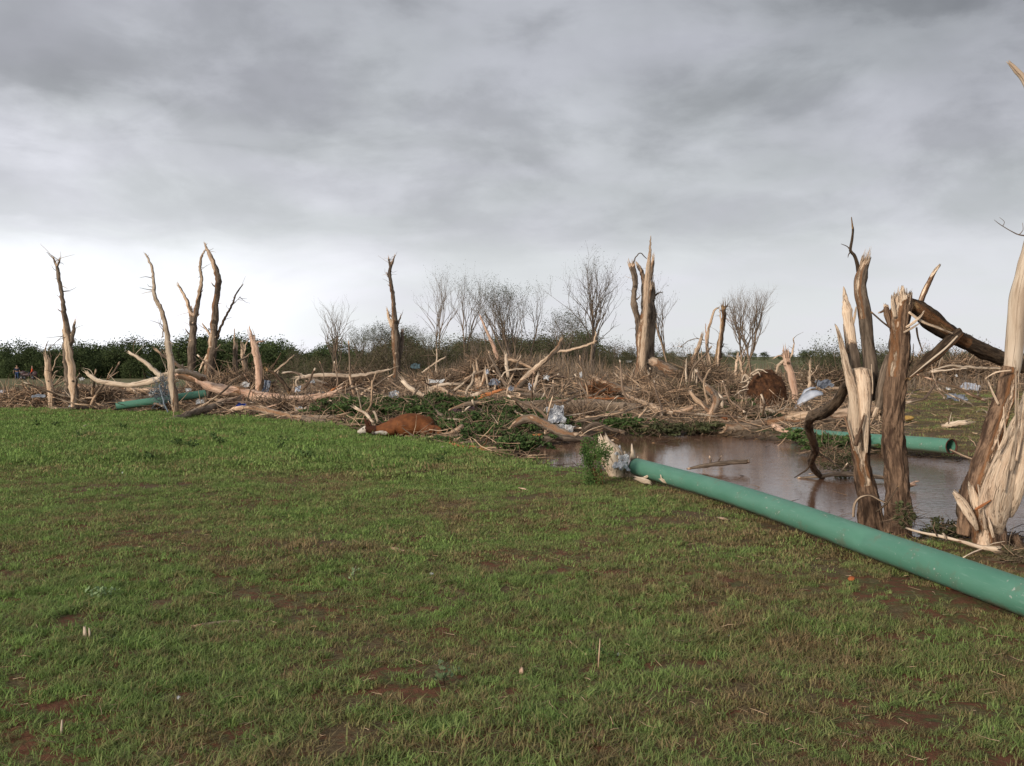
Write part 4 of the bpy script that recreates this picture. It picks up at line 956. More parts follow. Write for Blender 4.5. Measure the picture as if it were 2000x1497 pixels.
log('long brown trunk slanting down right from the root tangle', [(1158, 737, 6, 37), (1172, 745, 12, 36), (1200, 757, 17, 35), (1230, 767, 21, 34.5), (1265, 774, 22, 34), (1300, 778, 18, 33.5)], name='fallen_log', cat='log', n=14, peel=[.8, .3, .05, 0, 0, 0],
    extra=[([(1172, 748, 9, 36), (1150, 750, 8, 36), (1125, 751, 8, 36)], dict(peel=.1)), ([(1180, 758, 6, 35), (1160, 768, 5, 34), (1142, 781, 4, 33), (1115, 782, 2, 33)], {})])
log('grey stick crossing in front of the root tangle', [(1143, 781, 4, 31), (1160, 772, 5, 31), (1180, 762, 5, 31.5)], mat=M_GREY)
log('orange-edged thin branch under the slanting trunk', [(1152, 777, 4, 30), (1175, 779, 4, 30), (1220, 778, 3, 30)], mat=M_ORANGE, peel=.7)
log('knotted pale branch winding down to the pond shore', [(1218, 770, 5, 30), (1240, 780, 6, 29), (1262, 789, 9, 28), (1285, 799, 12, 27), (1310, 804, 12, 26.5), (1330, 806, 11, 26), (1350, 798, 7, 26), (1353, 796, 4, 26)], mat=M_GREY, peel=[.9, .8, .9, .4, .3, .9, .8, .9], n=10,
    extra=[([(1300, 803, 7, 26.6), (1290, 815, 6, 26), (1285, 822, 5, 25.6)], {}), ([(1262, 790, 5, 28), (1250, 793, 5, 28), (1245, 797, 3, 28)], dict(peel=.5))])
log('U-curved rotten branch standing at the pond shore', [(1262, 800, 4, 23), (1250, 812, 6, 23), (1248, 826, 8, 22.8), (1256, 836, 10, 22.6), (1272, 840, 10, 22.4), (1288, 832, 6, 22.4)], mat=M_GREY, peel=[.3, .5, .2, .1, .3, 1])
log('large brown trunk leaning on the right foot of the giant trunk', [(1275, 706, 16, 44), (1292, 717, 24, 43), (1315, 733, 26, 42), (1340, 748, 24, 40), (1362, 762, 20, 38), (1385, 770, 17, 36)], name='fallen_log', cat='log', n=14, peel=[.8, .1, .02, 0, 0, 0])
log('forked grey trunk with upright arms left of the root ball', [(1390, 810, 18, 24), (1397, 795, 18, 24), (1400, 782, 17, 24.2), (1392, 770, 15, 24.6), (1380, 758, 12, 25)], name='fallen_log', cat='log', n=12, peel=.04,
    extra=[([(1388, 806, 12, 24), (1375, 795, 11, 24.2), (1360, 782, 10, 24.4), (1348, 766, 5, 24.6)], dict(peel=[.1, .2, .5, .9])), ([(1398, 785, 8, 24.1), (1410, 781, 6, 24.1), (1425, 780, 4, 24.1)], dict(peel=.1)),
           ([(1383, 790, 4, 24), (1378, 770, 4, 24), (1375, 755, 4, 24), (1378, 735, 3.5, 24), (1389, 722, 3, 24)], dict(peel=.7)), ([(1410, 797, 6, 24), (1411, 790, 6, 24), (1411, 785, 3, 24)], dict(peel=1, mat=M_BLEACH))])
log('huge forked log with pale stripped end along the far pond shore', [(1412, 838, 18, 22), (1440, 838, 22, 22), (1470, 839, 24, 22), (1500, 833, 28, 22), (1540, 826, 30, 22), (1580, 819, 31, 22), (1620, 815, 30, 22.3), (1660, 808, 26, 22.5), (1715, 800, 18, 23)], name='fallen_log', cat='log', n=18, peel=[0, .03, .05, .15, .3, .4, .5, .55, .7], ridge=.1,
    extra=[([(1510, 832, 12, 21.6), (1530, 843, 12, 21.2), (1549, 856, 9, 20.8)], dict(peel=.85, mat=M_PINK, part='broken_branch')), ([(1465, 830, 8, 22), (1478, 824, 8, 22), (1492, 822, 5, 22)], {})])
log('pale pointed branch above the huge shore log', [(1487, 797, 6, 25), (1500, 801, 7, 25), (1515, 808, 7, 24.5), (1526, 815, 5, 24)], mat=M_BLEACH, peel=.8)
log('long leaning trunk with pale middle rising right from the centre debris', [(998, 772, 12, 38), (1015, 752, 13, 38), (1035, 730, 11, 38), (1055, 712, 10, 38), (1075, 695, 9, 38), (1090, 680, 9, 38), (1096, 665, 5, 38)], name='fallen_log', cat='log', n=10, mat=M_TREE, peel=[0, .1, .7, .8, .2, .1, .1],
    extra=[([(1085, 688, 5, 38), (1110, 684, 5, 38), (1140, 677, 5, 38), (1163, 668, 4, 38)], dict(peel=.8)), ([(1160, 672, 3, 38), (1163, 655, 3, 38), (1164, 648, 1.5, 38)], dict(peel=.8))])
log('tall thin pink spar leaning left out of the thicket', [(982, 735, 9, 42), (972, 700, 8, 42), (962, 672, 7, 42), (950, 645, 5, 42), (938, 618, 2.5, 42)], mat=M_PINK, peel=[.1, .5, .9, 1, 1])
log('brown spar leaning left below the pink spar', [(992, 760, 8, 39), (978, 735, 7, 39), (962, 705, 5, 39), (955, 688, 3, 39)], mat=M_TREE, peel=.2)
log('upright pale plank-like spar near the leaning trunk', [(992, 733, 6, 37), (990, 715, 7, 37), (988, 695, 5, 37)], mat=M_BLEACH, peel=1)
log('brown limb slanting down right behind the leaning trunk', [(993, 703, 5, 40), (1015, 708, 6, 40), (1040, 721, 5, 40)], mat=M_LITTER, peel=.6)
log('thin hooped pale branch in front of the leaning trunk', [(975, 742, 3, 36), (988, 727, 3, 36), (1010, 722, 3, 36), (1035, 721, 2.4, 36)], mat=M_BLEACH, peel=.8)
log('pointed white splinter standing in the centre grass', [(1042, 767, 6, 31), (1046, 752, 6, 31), (1050, 735, 5, 31)], mat=M_BLEACH, peel=1)
log('upright pale snag in the debris left of centre', [(909, 772, 5, 29), (916, 758, 5, 29), (923, 742, 5, 29), (924, 733, 3, 29)], mat=M_BLEACH, peel=.7)
log('broad cream split plank lying in the centre left debris', [(912, 778, 5, 28), (925, 772, 8, 28), (943, 765, 6, 28)], mat=M_BLEACH, peel=1, flat=.4)
log('orange split plank lying beside the cream plank', [(923, 782, 6, 27), (945, 774, 8, 27), (965, 767, 7, 27), (980, 762, 4, 27)], mat=M_ORANGE, peel=[.6, .7, .9, 1], flat=.5)
log('level pale limb crossing the centre left debris', [(848, 757, 7, 31), (865, 752, 7, 31), (880, 751, 6, 31), (897, 750, 5, 31)], mat=M_BLEACH, peel=.8, extra=[([(850, 755, 6, 31), (866, 762, 7, 30), (885, 772, 8, 29), (920, 780, 8, 28), (945, 786, 7, 27)], dict(peel=[.9, .6, .1, 0, 0], mat=M_GREY))])
log('grey log over the dark maroon cloth', [(876, 804, 5, 23), (893, 795, 8, 23), (915, 789, 9, 23), (938, 786, 7, 23)], mat=M_GREY, peel=[.3, .1, 0, 0])
log('small white curved twig over the dark maroon cloth', [(878, 812, 3, 21.5), (893, 806, 3, 21.5), (908, 803, 4, 21.5), (917, 795, 3, 21.5)], mat=M_BLEACH, peel=1)
log('grey limb slanting down beside the dark cloth', [(850, 802, 6, 22), (862, 812, 6, 21.6), (880, 828, 4, 21)], mat=M_GREY)
log('floating sodden branch lying on the pond', [(1345, 916, 4, 15.1), (1370, 911, 8, 15.1), (1400, 907, 9, 15.1), (1435, 903, 9, 15.1), (1462, 901, 8, 15.1)], mat=M_TREE, extra=[([(1387, 908, 4, 15.1), (1388, 898, 4, 15.1), (1386, 893, 3, 15.1)], {}), ([(1402, 903, 3, 15.1), (1406, 896, 2, 15.1), (1409, 890, 1, 15.1)], {})])
log('thin twig line floating near the far pond shore', [(1275, 866, 3, 20), (1300, 862, 3, 20), (1325, 858, 2.4, 20)], mat=M_DARK)
log('sodden limb lying in the pond behind the broken trunk pair', [(1560, 934, 4, 14.2), (1600, 931, 6, 14.1), (1640, 926, 10, 14), (1680, 928, 10, 14), (1730, 934, 7, 13.8)], mat=M_TREE, extra=[([(1640, 926, 4, 14), (1648, 915, 3, 14), (1655, 905, 2, 14)], {}), ([(1600, 932, 3, 14.1), (1590, 925, 2, 14.1), (1580, 926, 1, 14.1)], {})])
log('short red-ended stub poking out of the pond', [(1763, 951, 8, 13), (1775, 949, 9, 13), (1785, 945, 10, 13)], mat=M_PINK, peel=[0, .2, .9], extra=[([(1782, 946, 4, 13), (1788, 941, 4, 13), (1795, 940, 2, 13)], dict(peel=1, mat=M_PINK))])
log('pale splintered branch lying between pipe and right-hand tree', [(1770, 1032, 3.5, 8.9), (1800, 1041, 5, 8.7), (1840, 1049, 7, 8.5), (1880, 1059, 8, 8.3), (1915, 1069, 9, 8.1), (1948, 1073, 12, 8.0)], mat=M_BLEACH, n=8, peel=[.7, .4, .5, .3, .9, 1],
    extra=[([(1850, 1052, 4, 8.45), (1842, 1042, 4, 8.4), (1848, 1054, 3, 8.4)], dict(peel=.7)), ([(1925, 1071, 5, 8.1), (1900, 1080, 4, 8.0), (1880, 1090, 2, 7.9)], dict(peel=.5)), ([(1830, 1047, 3, 8.5), (1823, 1032, 2, 8.5), (1826, 1020, 1, 8.5)], dict(peel=.3, end='point')), ([(1920, 1070, 4, 8.1), (1940, 1062, 3, 8.05), (1962, 1058, 1.5, 8.0)], dict(peel=.4, end='point'))])
log('long thin pale pole held against the brush at right', [(1818, 726, 4, 30), (1850, 715, 4, 30), (1880, 717, 5, 30), (1920, 719, 5, 30), (1955, 721, 5, 30)], mat=M_BLEACH, peel=[.4, .6, .8, .7, .9], extra=[([(1820, 727, 5, 29), (1850, 723, 3, 29), (1890, 720, 2, 29)], dict(peel=.6)), ([(1818, 700, 3, 29), (1822, 730, 3, 29), (1832, 760, 3, 28), (1845, 777, 3, 27)], dict(peel=.3))])
log('stick poking from the open pipe mouth into the pond', [(1858, 880, 5, 16), (1880, 890, 5, 15.7), (1905, 900, 5, 15.4)], mat=M_GREY, peel=.3)
log('small pale stick lying on the left meadow', [(150, 847, 3), (162, 836, 5), (175, 829, 3)], mat=M_BLEACH, peel=1)
log('grey curved stick lying in the near turf', [(378, 1226, 6), (400, 1221, 8), (430, 1218, 9), (466, 1215, 7)], mat=M_GREY, peel=[1, .1, 0, .8], n=7, lump=.2)
log('pale sliver standing in the near left turf', [(167, 1256, 5, 5.5), (166, 1242, 8, 5.5), (165, 1226, 4, 5.5)], mat=M_BLEACH, peel=1, name='wood_sliver', cat='splinter')
log('thin pale straw beside the standing sliver', [(175, 1252, 2.5, 5.5), (175, 1238, 4, 5.5), (174, 1228, 2, 5.5)], mat=M_BLEACH, peel=1, name='wood_sliver', cat='splinter')
log('thin whitish lath lying against the underside of the pipe', [(1455, 995, 4), (1480, 1004, 5), (1510, 1015, 4)], mat=M_BLEACH, peel=1, name='wood_lath', cat='lath', flat=.5)
log('pale lath lying in the turf against the near pipe', [(1886, 1158, 6), (1910, 1165, 6), (1945, 1178, 6)], mat=M_BLEACH, peel=1, name='wood_lath', cat='lath', flat=.5)
log('yellow stalk lying in the turf left of centre', [(685, 1128, 2.5), (693, 1112, 3), (700, 1098, 2)], mat=M_BLEACH, peel=.9, name='dry_stalk', cat='stalk')
log('green stalk slanting in the near right turf', [(1112, 1252, 3), (1130, 1268, 4), (1148, 1284, 3)], mat=M_LITTER, peel=.9, name='dry_stalk', cat='stalk')
log('tall thin stalk standing in the near turf right of centre', [(1168, 1310, 3, 5.1), (1170, 1280, 3, 5.1), (1172, 1248, 2, 5.1)], mat=M_LITTER, peel=.9, name='dry_stalk', cat='stalk')
log('small wood chip beside the near white foam crumb', [(1017, 1318, 6, 5.0), (1019, 1312, 9, 5.0), (1019, 1306, 6, 5.0)], mat=M_PINK, peel=1, name='wood_chip', cat='wood chip')
log('flat tan wood chip in the middle of the meadow', [(762, 1072, 5), (775, 1074, 8), (790, 1078, 7)], mat=M_PINK, peel=1, name='wood_chip', cat='wood chip', flat=.5)
log('flat reddish chip on the turf near the pond bank', [(1012, 953, 3), (1022, 955, 6), (1032, 957, 3)], mat=M_PINK, peel=.9, name='wood_chip', cat='wood chip', flat=.5)
log('tan chip in the turf below the pipe end', [(1403, 1012, 5), (1413, 1014, 9), (1420, 1016, 5)], mat=M_PINK, peel=1, name='wood_chip', cat='wood chip', flat=.6)
log('upright pale straw in the nearest left turf', [(120, 1444, 4, 4.2), (120, 1425, 5, 4.2), (121, 1408, 3, 4.2)], mat=M_BLEACH, peel=1, name='wood_sliver', cat='splinter')

# ------------------------------------------------------------------ the pair of broken trunks by the pond and the tree on the right edge
NK = dict(n=56, step=.016, rstep=.12, ridge=.26, rk=4.6, rs=3.6, lump=.12)
def near_tree(label, D, parts):
    b_ = at(parts[0][1][0][0], parts[0][1][0][1], D); b_.z = gzs(b_.x, b_.y); root = empty('broken_tree', b_, label, 'tree')
    for pn, pts, op in parts:
        if pn == 'splinter' and pts[0][2] < 15: pts = [(q[0], q[1], q[2] * .62) + tuple(q[3:]) for q in pts]
        op = dict(op); mt = op.pop('mat', M_NEAR); torn = op.pop('torn', None); lab = op.pop('label', None)
        P = []; Rr = []
        for q in pts:
            dd = D + (q[3] if len(q) > 3 else 0); P.append(at(q[0], q[1], dd)); Rr.append(q[2] * .5 * dd / F)
        o_ = dict(NK); o_.update(dict(end='jag', start='cap', pdir=PD)); o_.update(op)
        mb = MB(); mb.tube(P, Rr, **o_)
        if torn: mb.torn(P[-1], (P[-1] - P[-2]), Rr[-1], torn[0], torn[1], wd=torn[2] if len(torn) > 2 else None)
        ob = mb.build(pn, mt, root)
        if lab: ob['label'] = lab
    return root
small = dict(n=12, step=.03, rstep=.4, ridge=.06)
near_tree('red-brown furrowed trunk of the near pair, snapped over at its top', 9.5, [
    ('trunk', [(1752, 1075, 66), (1752, 1045, 58), (1752, 1010, 50), (1752, 960, 42), (1748, 900, 41), (1743, 850, 40), (1746, 800, 38), (1751, 740, 39), (1756, 690, 37), (1757, 640, 37), (1760, 610, 37), (1762, 588, 33)], dict(peel=[0, 0, 0, 0, 0, 0, 0, 0, .02, .05, .15, .3], jag=1.0, torn=(22, .12, .012))),
    ('splinter', [(1762, 640, 24, -.05), (1763, 605, 22, -.05), (1763, 580, 17, -.04), (1763, 562, 5, -.03)], dict(small, peel=1, flat=.5, end='jag')),
    ('splinter', [(1748, 620, 12, -.08), (1744, 595, 13, -.08), (1742, 578, 5, -.07)], dict(small, peel=1, flat=.6, end='point')),
    ('splinter', [(1757, 590, 4), (1756, 575, 3), (1755, 560, 1)], dict(small, peel=.9, end='point')), ('splinter', [(1770, 590, 4), (1771, 575, 3), (1771, 563, 1.5)], dict(small, peel=.3, end='point')),
    ('limb', [(1738, 694, 12, .2), (1729, 728, 20, .2), (1722, 765, 21, .2), (1716, 800, 14, .2)], dict(small, n=20, ridge=.12, mat=M_TREE, torn=(8, .12, .015))),
    ('bark_flap', [(1740, 640, 10), (1733, 615, 15), (1731, 600, 9)], dict(small, ridge=.15, flat=.6)),
    ('bark_flap', [(1732, 598, 5), (1725, 608, 5), (1717, 611, 3)], dict(small)),
    ('hanging_limb', [(1768, 590, 20, .05), (1790, 601, 32, .1), (1815, 621, 36, .15), (1840, 641, 35, .2), (1862, 656, 31, .25), (1890, 671, 29, .3), (1925, 687, 29, .4), (1960, 702, 28, .5), (2000, 717, 27, .6)], dict(mat=M_DARK, n=36, peel=[.6, .12, .05, .12, .08, 0, 0, 0, 0], pdir=Vector((0, -1, -.2)), end='cap')),
    ('hanging_slab', [(1878, 648, 16, .1), (1860, 662, 24, .05), (1838, 682, 25, 0), (1810, 706, 22, -.05), (1785, 727, 16, -.08), (1774, 740, 8, -.1)], dict(mat=M_DARK, n=20, flat=.35, ridge=.08, lump=.2, jag=1.5, peel=[.1, .1, .14, .12, .2, .5], pdir=Vector((.1, -.6, -.8)))),
    ('splinter', [(1870, 657, 6, -.05), (1845, 682, 6, -.1), (1815, 706, 6, -.12), (1777, 737, 2, -.15)], dict(small, mat=M_BLEACH, peel=1, end='point')),
    ('splinter', [(1775, 610, 8, -.1), (1800, 628, 9, -.08), (1830, 640, 8, -.05), (1860, 652, 5, 0)], dict(small, peel=.8, end='point')),
    ('splinter', [(1770, 640, 8, -.12), (1785, 630, 9, -.14), (1798, 618, 7, -.12), (1805, 608, 3, -.1)], dict(small, peel=.7)),
    ('splinter', [(1765, 650, 6, -.12), (1780, 642, 7, -.14), (1796, 632, 3, -.12)], dict(small, peel=.6)),
    ('limb', [(1796, 596, 11, .15), (1806, 570, 11, .15), (1818, 545, 9, .15), (1826, 530, 7, .15), (1834, 520, 5, .15)], dict(small, peel=[.1, .3, .2, .6, .8])),
    ('limb', [(1790, 640, 4, .1), (1793, 660, 3.5, .1), (1802, 687, 2, .1)], dict(small, end='point', mat=M_DARK)),
    ('limb', [(1775, 715, 3, 0), (1782, 702, 2.5, 0), (1784, 672, 1, 0)], dict(small, end='point', mat=M_DARK)),
    ('limb', [(1738, 640, 4, .05), (1722, 628, 3.5, .05), (1703, 611, 3, .05)], dict(small, mat=M_DARK)),
    ('limb', [(1712, 1000, 4, -.25), (1730, 985, 4, -.3), (1745, 965, 3, -.3), (1755, 950, 2, -.3)], dict(small, mat=M_DARK))])
near_tree('split left trunk of the near pair with a pale peeled inside and three broken tops', 9.8, [
    ('trunk', [(1702, 1060, 60), (1701, 1030, 52), (1697, 990, 43), (1692, 950, 36), (1684, 910, 34), (1679, 870, 38), (1678, 830, 40), (1680, 790, 40), (1682, 750, 42), (1684, 722, 38)], dict(peel=[0, 0, 0, 0, .05, .35, .6, .72, .85, .9], pdir=Vector((-.25, -.97, 0)), end='cap')),
    ('stem', [(1698, 780, 30, .12), (1701, 750, 30, .12), (1700, 720, 28, .12), (1697, 690, 27, .12), (1693, 655, 24, .12), (1690, 625, 23, .12), (1685, 595, 24, .12), (1680, 565, 24, .12), (1682, 540, 22, .12), (1688, 518, 17, .12)], dict(mat=M_TREE, n=30, torn=(26, .20, .010), peel=[0, 0, 0, 0, 0, 0, .1, .1, .05, .3], ridge=.14)),
    ('stem', [(1672, 740, 22, .05), (1669, 715, 23, .05), (1665, 690, 21, .05), (1662, 672, 15, .05)], dict(mat=M_TREE, n=24, ridge=.10)),
    ('splinter', [(1668, 705, 22, .06), (1662, 670, 22, .06), (1658, 640, 21, .06), (1655, 610, 20, .06), (1652, 590, 13, .06), (1648, 562, 3, .06)], dict(n=20, peel=1, ridge=.03, flat=.6, end='point', lump=.2)),
    ('splinter', [(1664, 640, 9, .06), (1670, 615, 8, .06), (1672, 600, 3, .06)], dict(small, peel=1, end='point')),
    ('splinter', [(1664, 660, 8, .06), (1655, 690, 5, .02), (1647, 634, 2, .02)], dict(small, peel=.2, end='point')),
    ('torn_slab', [(1676, 860, 10, -.12), (1673, 835, 18, -.13), (1671, 800, 20, -.14), (1664, 760, 19, -.14), (1653, 715, 15, -.12), (1644, 675, 11, -.1), (1636, 645, 6, -.1), (1631, 634, 2, -.1)], dict(n=24, peel=1, ridge=.03, flat=.55, end='point', lump=.08, label='long pale torn slab leaning left')),
    ('torn_slab', [(1692, 885, 5, -.12), (1691, 850, 12, -.15), (1690, 810, 18, -.16), (1689, 775, 24, -.15), (1686, 745, 28, -.13), (1682, 722, 24, -.1)], dict(n=24, peel=1, ridge=.04, flat=.5, end='cap', lump=.06, label='smooth pale bulge of peeled sapwood')),
    ('splinter', [(1704, 770, 4, -.22), (1704, 745, 4, -.2), (1702, 712, 1.5, -.2)], dict(small, peel=1, end='point')),
    ('splinter', [(1710, 800, 9, -.1), (1715, 780, 8, -.1), (1721, 755, 3, -.1)], dict(small, peel=1, end='point')),
    ('splinter', [(1705, 815, 10, -.12), (1712, 800, 12, -.12), (1722, 790, 8, -.12)], dict(small, peel=.9)),
    ('splinter', [(1650, 815, 6, -.1), (1660, 850, 7, -.14), (1668, 880, 3, -.16)], dict(small, peel=.2)),
    ('bark_flap', [(1676, 850, 10, -.2), (1672, 870, 8, -.22), (1688, 810, 3, -.22)], dict(small, peel=0)),
    ('limb', [(1683, 520, 9, .12), (1677, 533, 8, .12), (1674, 515, 7, .12), (1668, 498, 6, .12), (1661, 490, 6, .12), (1664, 470, 5, .12), (1666, 450, 4.5, .12), (1665, 442, 3.5, .12), (1663, 425, 1.5, .12)], dict(small, n=10, peel=[0, 0, 0, 0, 0, 0, 0, .9, 1], mat=M_DARK, end='point')),
    ('twigs', [(1661, 490, 3, .12), (1655, 482, 2, .12), (1643, 477, 1, .12)], dict(small, n=5, mat=M_DARK, end='point')), ('twigs', [(1661, 492, 3, .12), (1657, 498, 2, .12), (1656, 503, 1, .12)], dict(small, n=5, mat=M_DARK, end='point')),
    ('limb', [(1668, 745, 14, 0), (1652, 752, 16, .3), (1640, 778, 19, .6), (1622, 797, 22, .9), (1602, 809, 23, 1.3), (1585, 814, 19, 1.7), (1579, 830, 16, 2.1), (1586, 858, 15, 2.6), (1592, 882, 15, 3.2), (1584, 902, 14, 3.8), (1591, 918, 12, 4.1), (1607, 935, 9, 4.4)], dict(n=28, mat=M_DARK, peel=0, pdir=None, ridge=.22, end='cap', label='crooked dark limb drooping into the pond')),
    ('twigs', [(1588, 890, 4, 3.4), (1578, 915, 3.5, 3.6), (1565, 925, 3, 3.7), (1552, 933, 2, 3.8)], dict(small, n=6, mat=M_DARK, end='point')), ('twigs', [(1600, 885, 3, 3.4), (1622, 900, 3, 3.5), (1645, 918, 1.5, 3.6)], dict(small, n=6, mat=M_TREE, end='point')),
    ('limb', [(1712, 745, 7, .05), (1735, 752, 5, .05), (1750, 750, 3, .1)], dict(small, mat=M_DARK)),
    ('limb', [(1667, 1010, 5, -.3), (1669, 985, 5, -.3), (1680, 972, 5, -.3), (1700, 968, 4, -.3), (1720, 978, 4, -.3), (1735, 984, 3, -.3)], dict(small, mat=M_TREE, peel=.4))])
near_tree('torn tree at the right picture edge with splayed cream splinters and smooth upper pole', 8.6, [
    ('trunk', [(1936, 1110, 74), (1933, 1075, 64), (1931, 1045, 62), (1928, 1015, 58), (1924, 990, 46)], dict(peel=[0, 0, .05, .1, .2], n=60)),
    ('stem', [(1888, 1045, 36, .12), (1893, 1010, 36, .12), (1902, 960, 38, .12), (1917, 910, 38, .12), (1931, 870, 38, .12), (1948, 820, 37, .12), (1962, 775, 35, .12), (1969, 740, 33, .12), (1974, 718, 31, .12)], dict(peel=[0, 0, .03, .1, .15, .05, .05, .05, .2], pdir=Vector((.3, -.9, 0)), end='cap')),
    ('bare_pole', [(1973, 745, 26, .12), (1978, 715, 32, .12), (1982, 670, 34, .12), (1985, 620, 33, .12), (1991, 570, 32, .12), (2003, 520, 30, .12), (2015, 470, 27, .12), (2022, 410, 21, .12), (2035, 330, 18, .12), (2030, 240, 15, .12), (2005, 165, 13, .12), (1985, 138, 11, .12), (1972, 124, 6, .12)], dict(n=24, peel=1, ridge=.02, mat=M_BLEACH, lump=.05, label='smooth barkless upper pole with a few pin knots')),
    ('twigs', [(2012, 462, 4, .12), (1990, 459, 2.6, .12), (1975, 452, 2, .12), (1955, 440, 1.6, .12), (1942, 430, .8, .12)], dict(small, n=5, mat=M_TWIG, end='point')),
    ('twigs', [(1990, 459, 2, .12), (1998, 450, 1.4, .12), (1997, 436, .8, .12)], dict(small, n=5, mat=M_TWIG, end='point')), ('twigs', [(1958, 442, 1.6, .12), (1962, 434, 1, .12), (1952, 425, .6, .12)], dict(small, n=5, mat=M_TWIG, end='point')),
    ('torn_slab', [(1951, 1042, 18, -.12), (1945, 1018, 52, -.16), (1943, 990, 68, -.18), (1949, 960, 70, -.2), (1960, 925, 64, -.2), (1975, 885, 58, -.18), (1990, 845, 50, -.16), (2004, 800, 34, -.14), (2012, 750, 14, -.12)], dict(n=32, peel=1, ridge=.07, flat=.4, lump=.08, start='jag', label='broad cream fan of torn sapwood')),
    ('torn_slab', [(1972, 1010, 12, -.12), (1984, 975, 24, -.2), (1996, 925, 30, -.22), (2010, 870, 32, -.22), (2026, 800, 22, -.2)], dict(n=24, peel=1, ridge=.08, flat=.5, lump=.1)),
    ('torn_slab', [(1909, 1036, 5, -.15), (1901, 1018, 15, -.16), (1890, 998, 21, -.14), (1877, 980, 18, -.1), (1867, 966, 9, -.1)], dict(n=20, peel=.95, ridge=.03, flat=.5)),
    ('splinter', [(1962, 960, 6, -.3), (1972, 900, 6, -.3), (1986, 830, 5, -.3), (1990, 720, 2, -.28)], dict(small, peel=1, end='point')),
    ('splinter', [(1950, 880, 8, -.3), (1962, 850, 7, -.3), (1960, 795, 2, -.3)], dict(small, peel=1, end='point')),
    ('splinter', [(1975, 920, 9, -.32), (1983, 860, 8, -.32), (1984, 770, 5, -.3), (1984, 705, 2, -.28)], dict(small, peel=1, end='point')),
    ('splinter', [(1985, 900, 9, -.3), (1995, 840, 8, -.3), (2002, 760, 3, -.3)], dict(small, peel=.9, end='point')),
    ('splinter', [(1950, 895, 4, -.3), (1950, 870, 4, -.3), (1948, 850, 1.5, -.3)], dict(small, peel=1, end='point')),
    ('splinter', [(1940, 1050, 9, -.25), (1935, 1030, 10, -.26), (1930, 1010, 3, -.25)], dict(small, peel=.9, end='point')), ('splinter', [(1925, 1035, 8, -.25), (1922, 1015, 8, -.26), (1920, 995, 3, -.25)], dict(small, peel=.8, end='point')),
    ('splinter', [(1905, 996, 9, -.28), (1918, 988, 9, -.28), (1935, 978, 4, -.26)], dict(small, peel=.7, mat=M_ORANGE)),
    ('splinter', [(1950, 790, 8, .05), (1940, 770, 7, .05), (1930, 745, 4, .05)], dict(small, peel=.8)), ('splinter', [(1975, 724, 6, .0), (1945, 728, 6, 0), (1925, 740, 3, 0)], dict(small, peel=.5)),
    ('root', [(1975, 1050, 30, .15), (1990, 1070, 20, .15), (2003, 1085, 8, .2)], dict(n=24)), ('root', [(1890, 1010, 24, .25), (1878, 1000, 20, .3), (1877, 960, 8, .3)], dict(n=20, mat=M_DARK))])

# ------------------------------------------------------------------ green pipes
def pipe(label, pts, dia, caps, dent=None):
    P = [Vector(p) for p in pts]; root = empty('green_pipe', P[0], label, 'pipe')
    mb = MB(); n = 40; S = cr_sample(P, [dia / 2] * len(P), [0] * len(P), .06, .01); dist = 0
    for layer, rr in ((0, dia / 2), (1, dia / 2 - .012)):
        b0 = len(mb.v); dist = 0
        for i, (q, r_, _) in enumerate(S):
            Tn = (S[min(i + 1, len(S) - 1)][0] - S[max(i - 1, 0)][0]).normalized(); W = Vector((0, 0, 1)); W = (W - Tn * W.dot(Tn)).normalized(); U = W.cross(Tn)
            if i: dist += (q - S[i - 1][0]).length
            for k in range(n):
                a = 2 * math.pi * k / n; r2 = rr
                v_ = q + (U * math.cos(a) + W * math.sin(a)) * r2
                if dent:
                    for (dc, da, dw, dd_) in dent:
                        e = math.exp(-((dist - dc) / dw) ** 2) * max(0, math.cos(a - da)) ** 4
                        v_ = v_ - (U * math.cos(a) + W * math.sin(a)) * dd_ * e
                mb.v.append(v_); mb.tc.append((math.cos(a) * r2, math.sin(a) * r2, dist)); mb.pl.append(0)
        for i in range(len(S) - 1):
            for k in range(n):
                a_ = b0 + i * n + k; b2 = b0 + i * n + (k + 1) % n
                mb.f.append((a_, b2, b2 + n, a_ + n) if layer == 0 else (b2, a_, a_ + n, b2 + n)); mb.mi.append(0)
        if layer == 0: b_out = b0
        else: b_in = b0
    mb.build('pipe_wall', M_PIPE, root)
    for which in (0, len(S) - 1):
        rm = MB(); o0 = b_out + which * n; i0 = b_in + which * n; dr = (S[1][0] - S[0][0]).normalized() * (-1) if which == 0 else (S[-1][0] - S[-2][0]).normalized()
        c = S[which][0]; vs = []
        for k in range(n): vs.append(mb.v[o0 + k] + (mb.v[o0 + k] - c) * .02)
        for k in range(n): vs.append(mb.v[o0 + k] + (mb.v[o0 + k] - c) * .02 + dr * .012)
        for k in range(n): vs.append(mb.v[i0 + k] + dr * .012)
        for k in range(n): vs.append(mb.v[i0 + k] + (c - mb.v[i0 + k]) * .02 - dr * .02)
        fs = [(j * n + k, j * n + (k + 1) % n, (j + 1) * n + (k + 1) % n, (j + 1) * n + k) for j in range(3) for k in range(n)]
        rm.raw(vs, fs); rm.build('pipe_rim', M_RUST if caps[0 if which == 0 else 1] else M_PIPE, root)
    return root
def onpipe(px, py, D): return tuple(at(px, py, D))
pp = [onpipe(1244, 912, 13.0), onpipe(1400, 956, 10.75), onpipe(1560, 1009, 8.85), onpipe(1720, 1067, 7.55), onpipe(1850, 1113, 6.72), onpipe(2000, 1167, 5.98), onpipe(2260, 1262, 5.0)]
print('pipe z', [round(p[2] - gzs(p[0], p[1]), 2) for p in pp])
pp = [(x, y, max(z, gzs(x, y) + .108)) for x, y, z in pp]
pipe('long green pipe lying along the near pond bank and out of the picture at right', pp, .222, (1, 1), dent=[(5.45, 2.75, .09, .022), (5.62, 2.3, .16, .012), (3.2, 2.6, .3, .006)])
